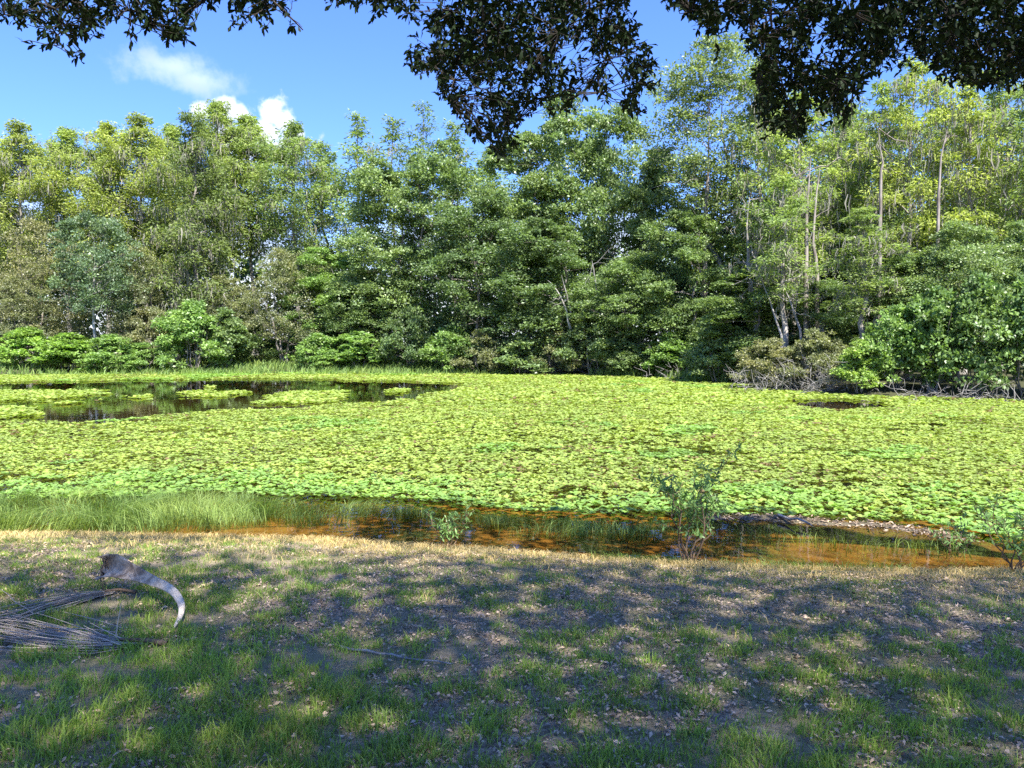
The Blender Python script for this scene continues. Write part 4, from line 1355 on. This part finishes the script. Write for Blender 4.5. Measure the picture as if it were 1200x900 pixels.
# ------------------------------------------------------------------ the live oak overhead: trunk behind the viewer, limbs reaching out over the bank
def oak():
    rng = np.random.RandomState(77)
    bx, by = 8.8, 2.6
    bz = float(height(bx, by))
    root = thing('oak_tree', 'dark leafy oak whose sprays hang across the top of the photo', 'tree', (bx, by, bz))
    B = np.array([bx, by, bz])
    tr = MB()
    fork = np.array([8.5, 2.9, 4.6])
    tr.tube(np.array([[bx, by, bz - 0.3], [bx, by, bz + 0.3], [8.75, 2.7, 2.4], fork, [8.3, 2.6, 6.2]]) - B, [0.62, 0.45, 0.38, 0.34, 0.22], 12)
    obj('trunk', tr.mesh('trunk', M_oakbark, True), root)

    def D(px, py, d):
        return at_depth(px, py, d)
    limbs = [
        [fork, (5.5, 4.4, 6.6), (1.5, 4.7, 7.2), (-1.8, 4.6, 6.4), D(120, -60, 4.5), D(60, 20, 4.9), D(100, 65, 5.2)],
        [fork, (5.2, 4.6, 6.4), (1.8, 4.8, 6.8), (-0.6, 4.7, 6.0), D(250, -60, 4.6), D(330, 10, 5.0), D(355, 35, 5.2)],
        [fork, (5.0, 4.8, 6.2), (2.2, 4.9, 6.6), (0.5, 4.9, 5.8), D(560, -50, 5.3), D(570, 60, 5.9), D(580, 150, 6.2)],
        [fork, (5.2, 4.9, 6.0), (2.6, 5.0, 6.2), D(690, -60, 5.3), D(690, 30, 5.8), D(740, 110, 6.2)],
        [fork, (5.4, 4.6, 5.8), (3.2, 4.8, 5.9), D(900, -60, 5.1), D(905, 60, 5.5), D(930, 140, 5.8)],
        [fork, (5.8, 4.4, 5.7), (4.2, 4.7, 5.7), D(1090, -60, 5.1), D(1110, 30, 5.4), D(1140, 95, 5.8)],
        [fork, (6.2, 4.4, 5.4), (4.8, 4.8, 5.4), D(1240, -60, 5.2), D(1220, 30, 5.6), D(1190, 95, 5.9)],
        [(8.3, 2.6, 6.2), (7.4, 0.4, 9.0), (6.0, -2.0, 10.6), (3.0, -4.0, 11.6)],
        [(8.3, 2.6, 6.2), (8.6, 0.4, 9.0), (8.6, -2.4, 11.0), (8.0, -5.4, 12.0)],
        [(8.3, 2.6, 6.2), (6.4, 0.8, 9.0), (3.0, -1.2, 10.8), (-0.8, -3.4, 11.4)],
    ]
    nodes = []
    for L in limbs:
        p = np.array([np.asarray(q, float) for q in L])
        t = np.arange(len(p))
        tt = np.linspace(0, len(p) - 1, len(p) * 5)
        c = np.stack([np.interp(tt, t, p[:, k]) for k in range(3)], 1)
        ker = np.array([0.25, 0.5, 0.25])
        for _ in range(3):
            c[1:-1] = 0.25 * c[:-2] + 0.5 * c[1:-1] + 0.25 * c[2:]
        r = 0.20 * (1 - np.linspace(0, 1, len(c))) ** 6 + 0.016 * (1 - np.linspace(0, 1, len(c))) + 0.004
        r[-12:] = np.minimum(r[-12:], np.linspace(0.014, 0.004, 12))
        mb = MB()
        mb.tube(c - B, r, 7)
        obj('limb', mb.mesh('limb', M_oakbark, True), root)
        nodes.append(c)
    nodes = np.concatenate(nodes)
    # hanging sprays, as outlined in the photograph, about five to six and a half metres out
    REG = [
        ([(-40, -40), (-40, 20), (12, 34), (20, 48), (30, 55), (40, 46), (60, 62), (90, 82), (108, 80), (104, 62), (122, 44), (135, 22), (150, -40)], 175, 4.5, 5.3, 0.0),
        ([(118, -40), (120, 14), (140, 30), (150, 34), (146, 60), (158, 62), (162, 40), (182, 44), (205, 68), (226, 56), (226, 30), (238, -40)], 120, 4.5, 5.3, 0.0),
        ([(210, -40), (225, 14), (258, 16), (260, 42), (280, 52), (290, 30), (302, 36), (304, 52), (312, 48), (320, 22), (345, 26), (357, 44), (366, 22), (380, 8), (396, 30), (410, 8), (430, -40)], 130, 4.5, 5.3, 0.0),
        ([(400, -40), (404, 28), (420, 16), (440, 24), (455, 36), (475, 30), (472, 58), (470, 82), (490, 96), (504, 92), (512, 125), (530, 140), (548, 172), (575, 190), (600, 196), (594, 172), (612, 152), (620, 128), (646, 122), (660, 150), (672, 126), (692, 118), (706, 132), (730, 132), (742, 148), (756, 140), (752, 118), (770, 100), (778, 62), (758, 42), (748, 18), (752, -40)], 1050, 5.2, 6.7, 0.2),
        ([(748, -40), (752, 6), (778, 22), (790, 14), (806, 22), (826, 46), (850, 52), (872, 62), (886, 84), (876, 106), (884, 132), (878, 158), (905, 170), (925, 160), (945, 164), (958, 142), (972, 138), (985, 150), (990, 166), (1002, 150), (1000, 128), (1012, 108), (1030, 96), (1052, 72), (1066, 56), (1072, 84), (1094, 100), (1112, 112), (1130, 102), (1150, 112), (1176, 108), (1205, 116), (1260, 110), (1300, 60), (1300, -40)], 1900, 4.9, 6.3, 0.16),
    ]
    fol = MB()
    tw = MB()
    allw = []
    for poly, cnt, d0, d1, hole in REG:
        poly = np.array(poly, float)
        lo, hi = poly.min(0), poly.max(0)
        got = []
        while len(got) < cnt:
            q = lo + (hi - lo) * rng.rand(2)
            if not inside(poly, q[:1], q[1:])[0]:
                continue
            hn = vnoise(q[0], q[1], 46, 3, 91)
            if hn < 0.30 + hole * 0.28 and rng.rand() < 0.85:
                continue
            if edge_dist(poly, q[:1], q[1:])[0] < 4:
                continue
            # deeper layers hang in front of and behind one another
            if rng.rand() < 0.10:
                q = q + rng.normal(size=2) * 11
            got.append(at_depth(q[0], q[1] - 4, d0 + (d1 - d0) * rng.rand()))
        allw.append(np.array(got))
    W = np.concatenate(allw)
    subs = W[rng.choice(len(W), 150, replace=False)]
    net = [nodes]
    for s in subs:
        k = np.argmin(np.linalg.norm(nodes - s, axis=1) + 1.5 * np.maximum(0, s[2] - nodes[:, 2]))
        p = bend(rng, nodes[k], s, 7, 0.05, 0.08)
        tw.tube(p - B, np.linspace(0.0055, 0.0025, 7), 4)
        net.append(p)
    net = np.concatenate(net)
    for wpt in W:
        dd = np.linalg.norm(net - wpt, axis=1)
        k = np.argmin(dd)
        if dd[k] > 0.02:
            tw.tube(bend(rng, net[k], wpt, 4, 0.06, 0.04) - B, np.linspace(0.0035, 0.002, 4), 3)
        ax0 = unit(wpt - net[k] + rng.normal(size=3) * 0.05 + np.array([0, 0, -0.03]))
        n = rng.randint(7, 13)
        back = rng.rand(n, 1) * 0.11
        c = wpt - ax0 * back
        a = unit(ax0 * 0.45 + rng.normal(size=(n, 3)) * 0.75 + np.array([0, 0, -0.1]))
        nm = unit(rng.normal(size=(n, 3)) * 0.45 + np.array([0, 0.25, 1.0]))
        ll = (0.041 + 0.025 * rng.rand(n)) * (0.85 if wpt[1] < 4.8 else 1.0)
        leaves_fine(fol, c - B, a, nm, ll, ll * 0.42, np.clip(0.5 + rng.normal(size=n) * 0.2, 0, 1))
    obj('twigs', tw.mesh('twigs', M_oaktwig, True), root, 'stuff')
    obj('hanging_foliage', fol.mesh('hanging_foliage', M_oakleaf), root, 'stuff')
    # the crown proper, above and behind the picture, that shades the bank
    cr = MB()
    cells = [(gx_, gy_, gz_) for gz_ in (10.4, 11.5, 12.6) for gx_ in np.arange(-3.4, 10.4, 0.58) for gy_ in np.arange(-8.0, -0.6, 0.58)]
    for gx_, gy_, gz_ in cells:
        x, y, z = gx_ + rng.uniform(-0.5, 0.5), gy_ + rng.uniform(-0.5, 0.5), gz_ + rng.uniform(-0.5, 0.5)
        if x < 2.0 and y > -1.4:
            continue
        r = 0.9 + 0.6 * rng.rand()
        n = 64
        ld = sphere_dirs(rng, n)
        p = np.array([x, y, z]) + ld * r * (0.3 + 0.75 * rng.rand(n, 1)) * np.array([1, 1, 0.55])
        nm = unit(ld * 0.3 + np.array([0, 0, 0.7]) + rng.normal(size=(n, 3)) * 0.4)
        ll = 0.162 * (0.7 + 0.6 * rng.rand(n))
        leaves(cr, p - B, unit(rng.normal(size=(n, 3)) + ld), nm, ll, ll * 0.5, np.clip(0.5 + rng.normal(size=n) * 0.2, 0, 1))
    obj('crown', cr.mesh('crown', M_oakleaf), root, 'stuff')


oak()
print('triangles', 2 * sum(len(me.polygons) for me in bpy.data.meshes))
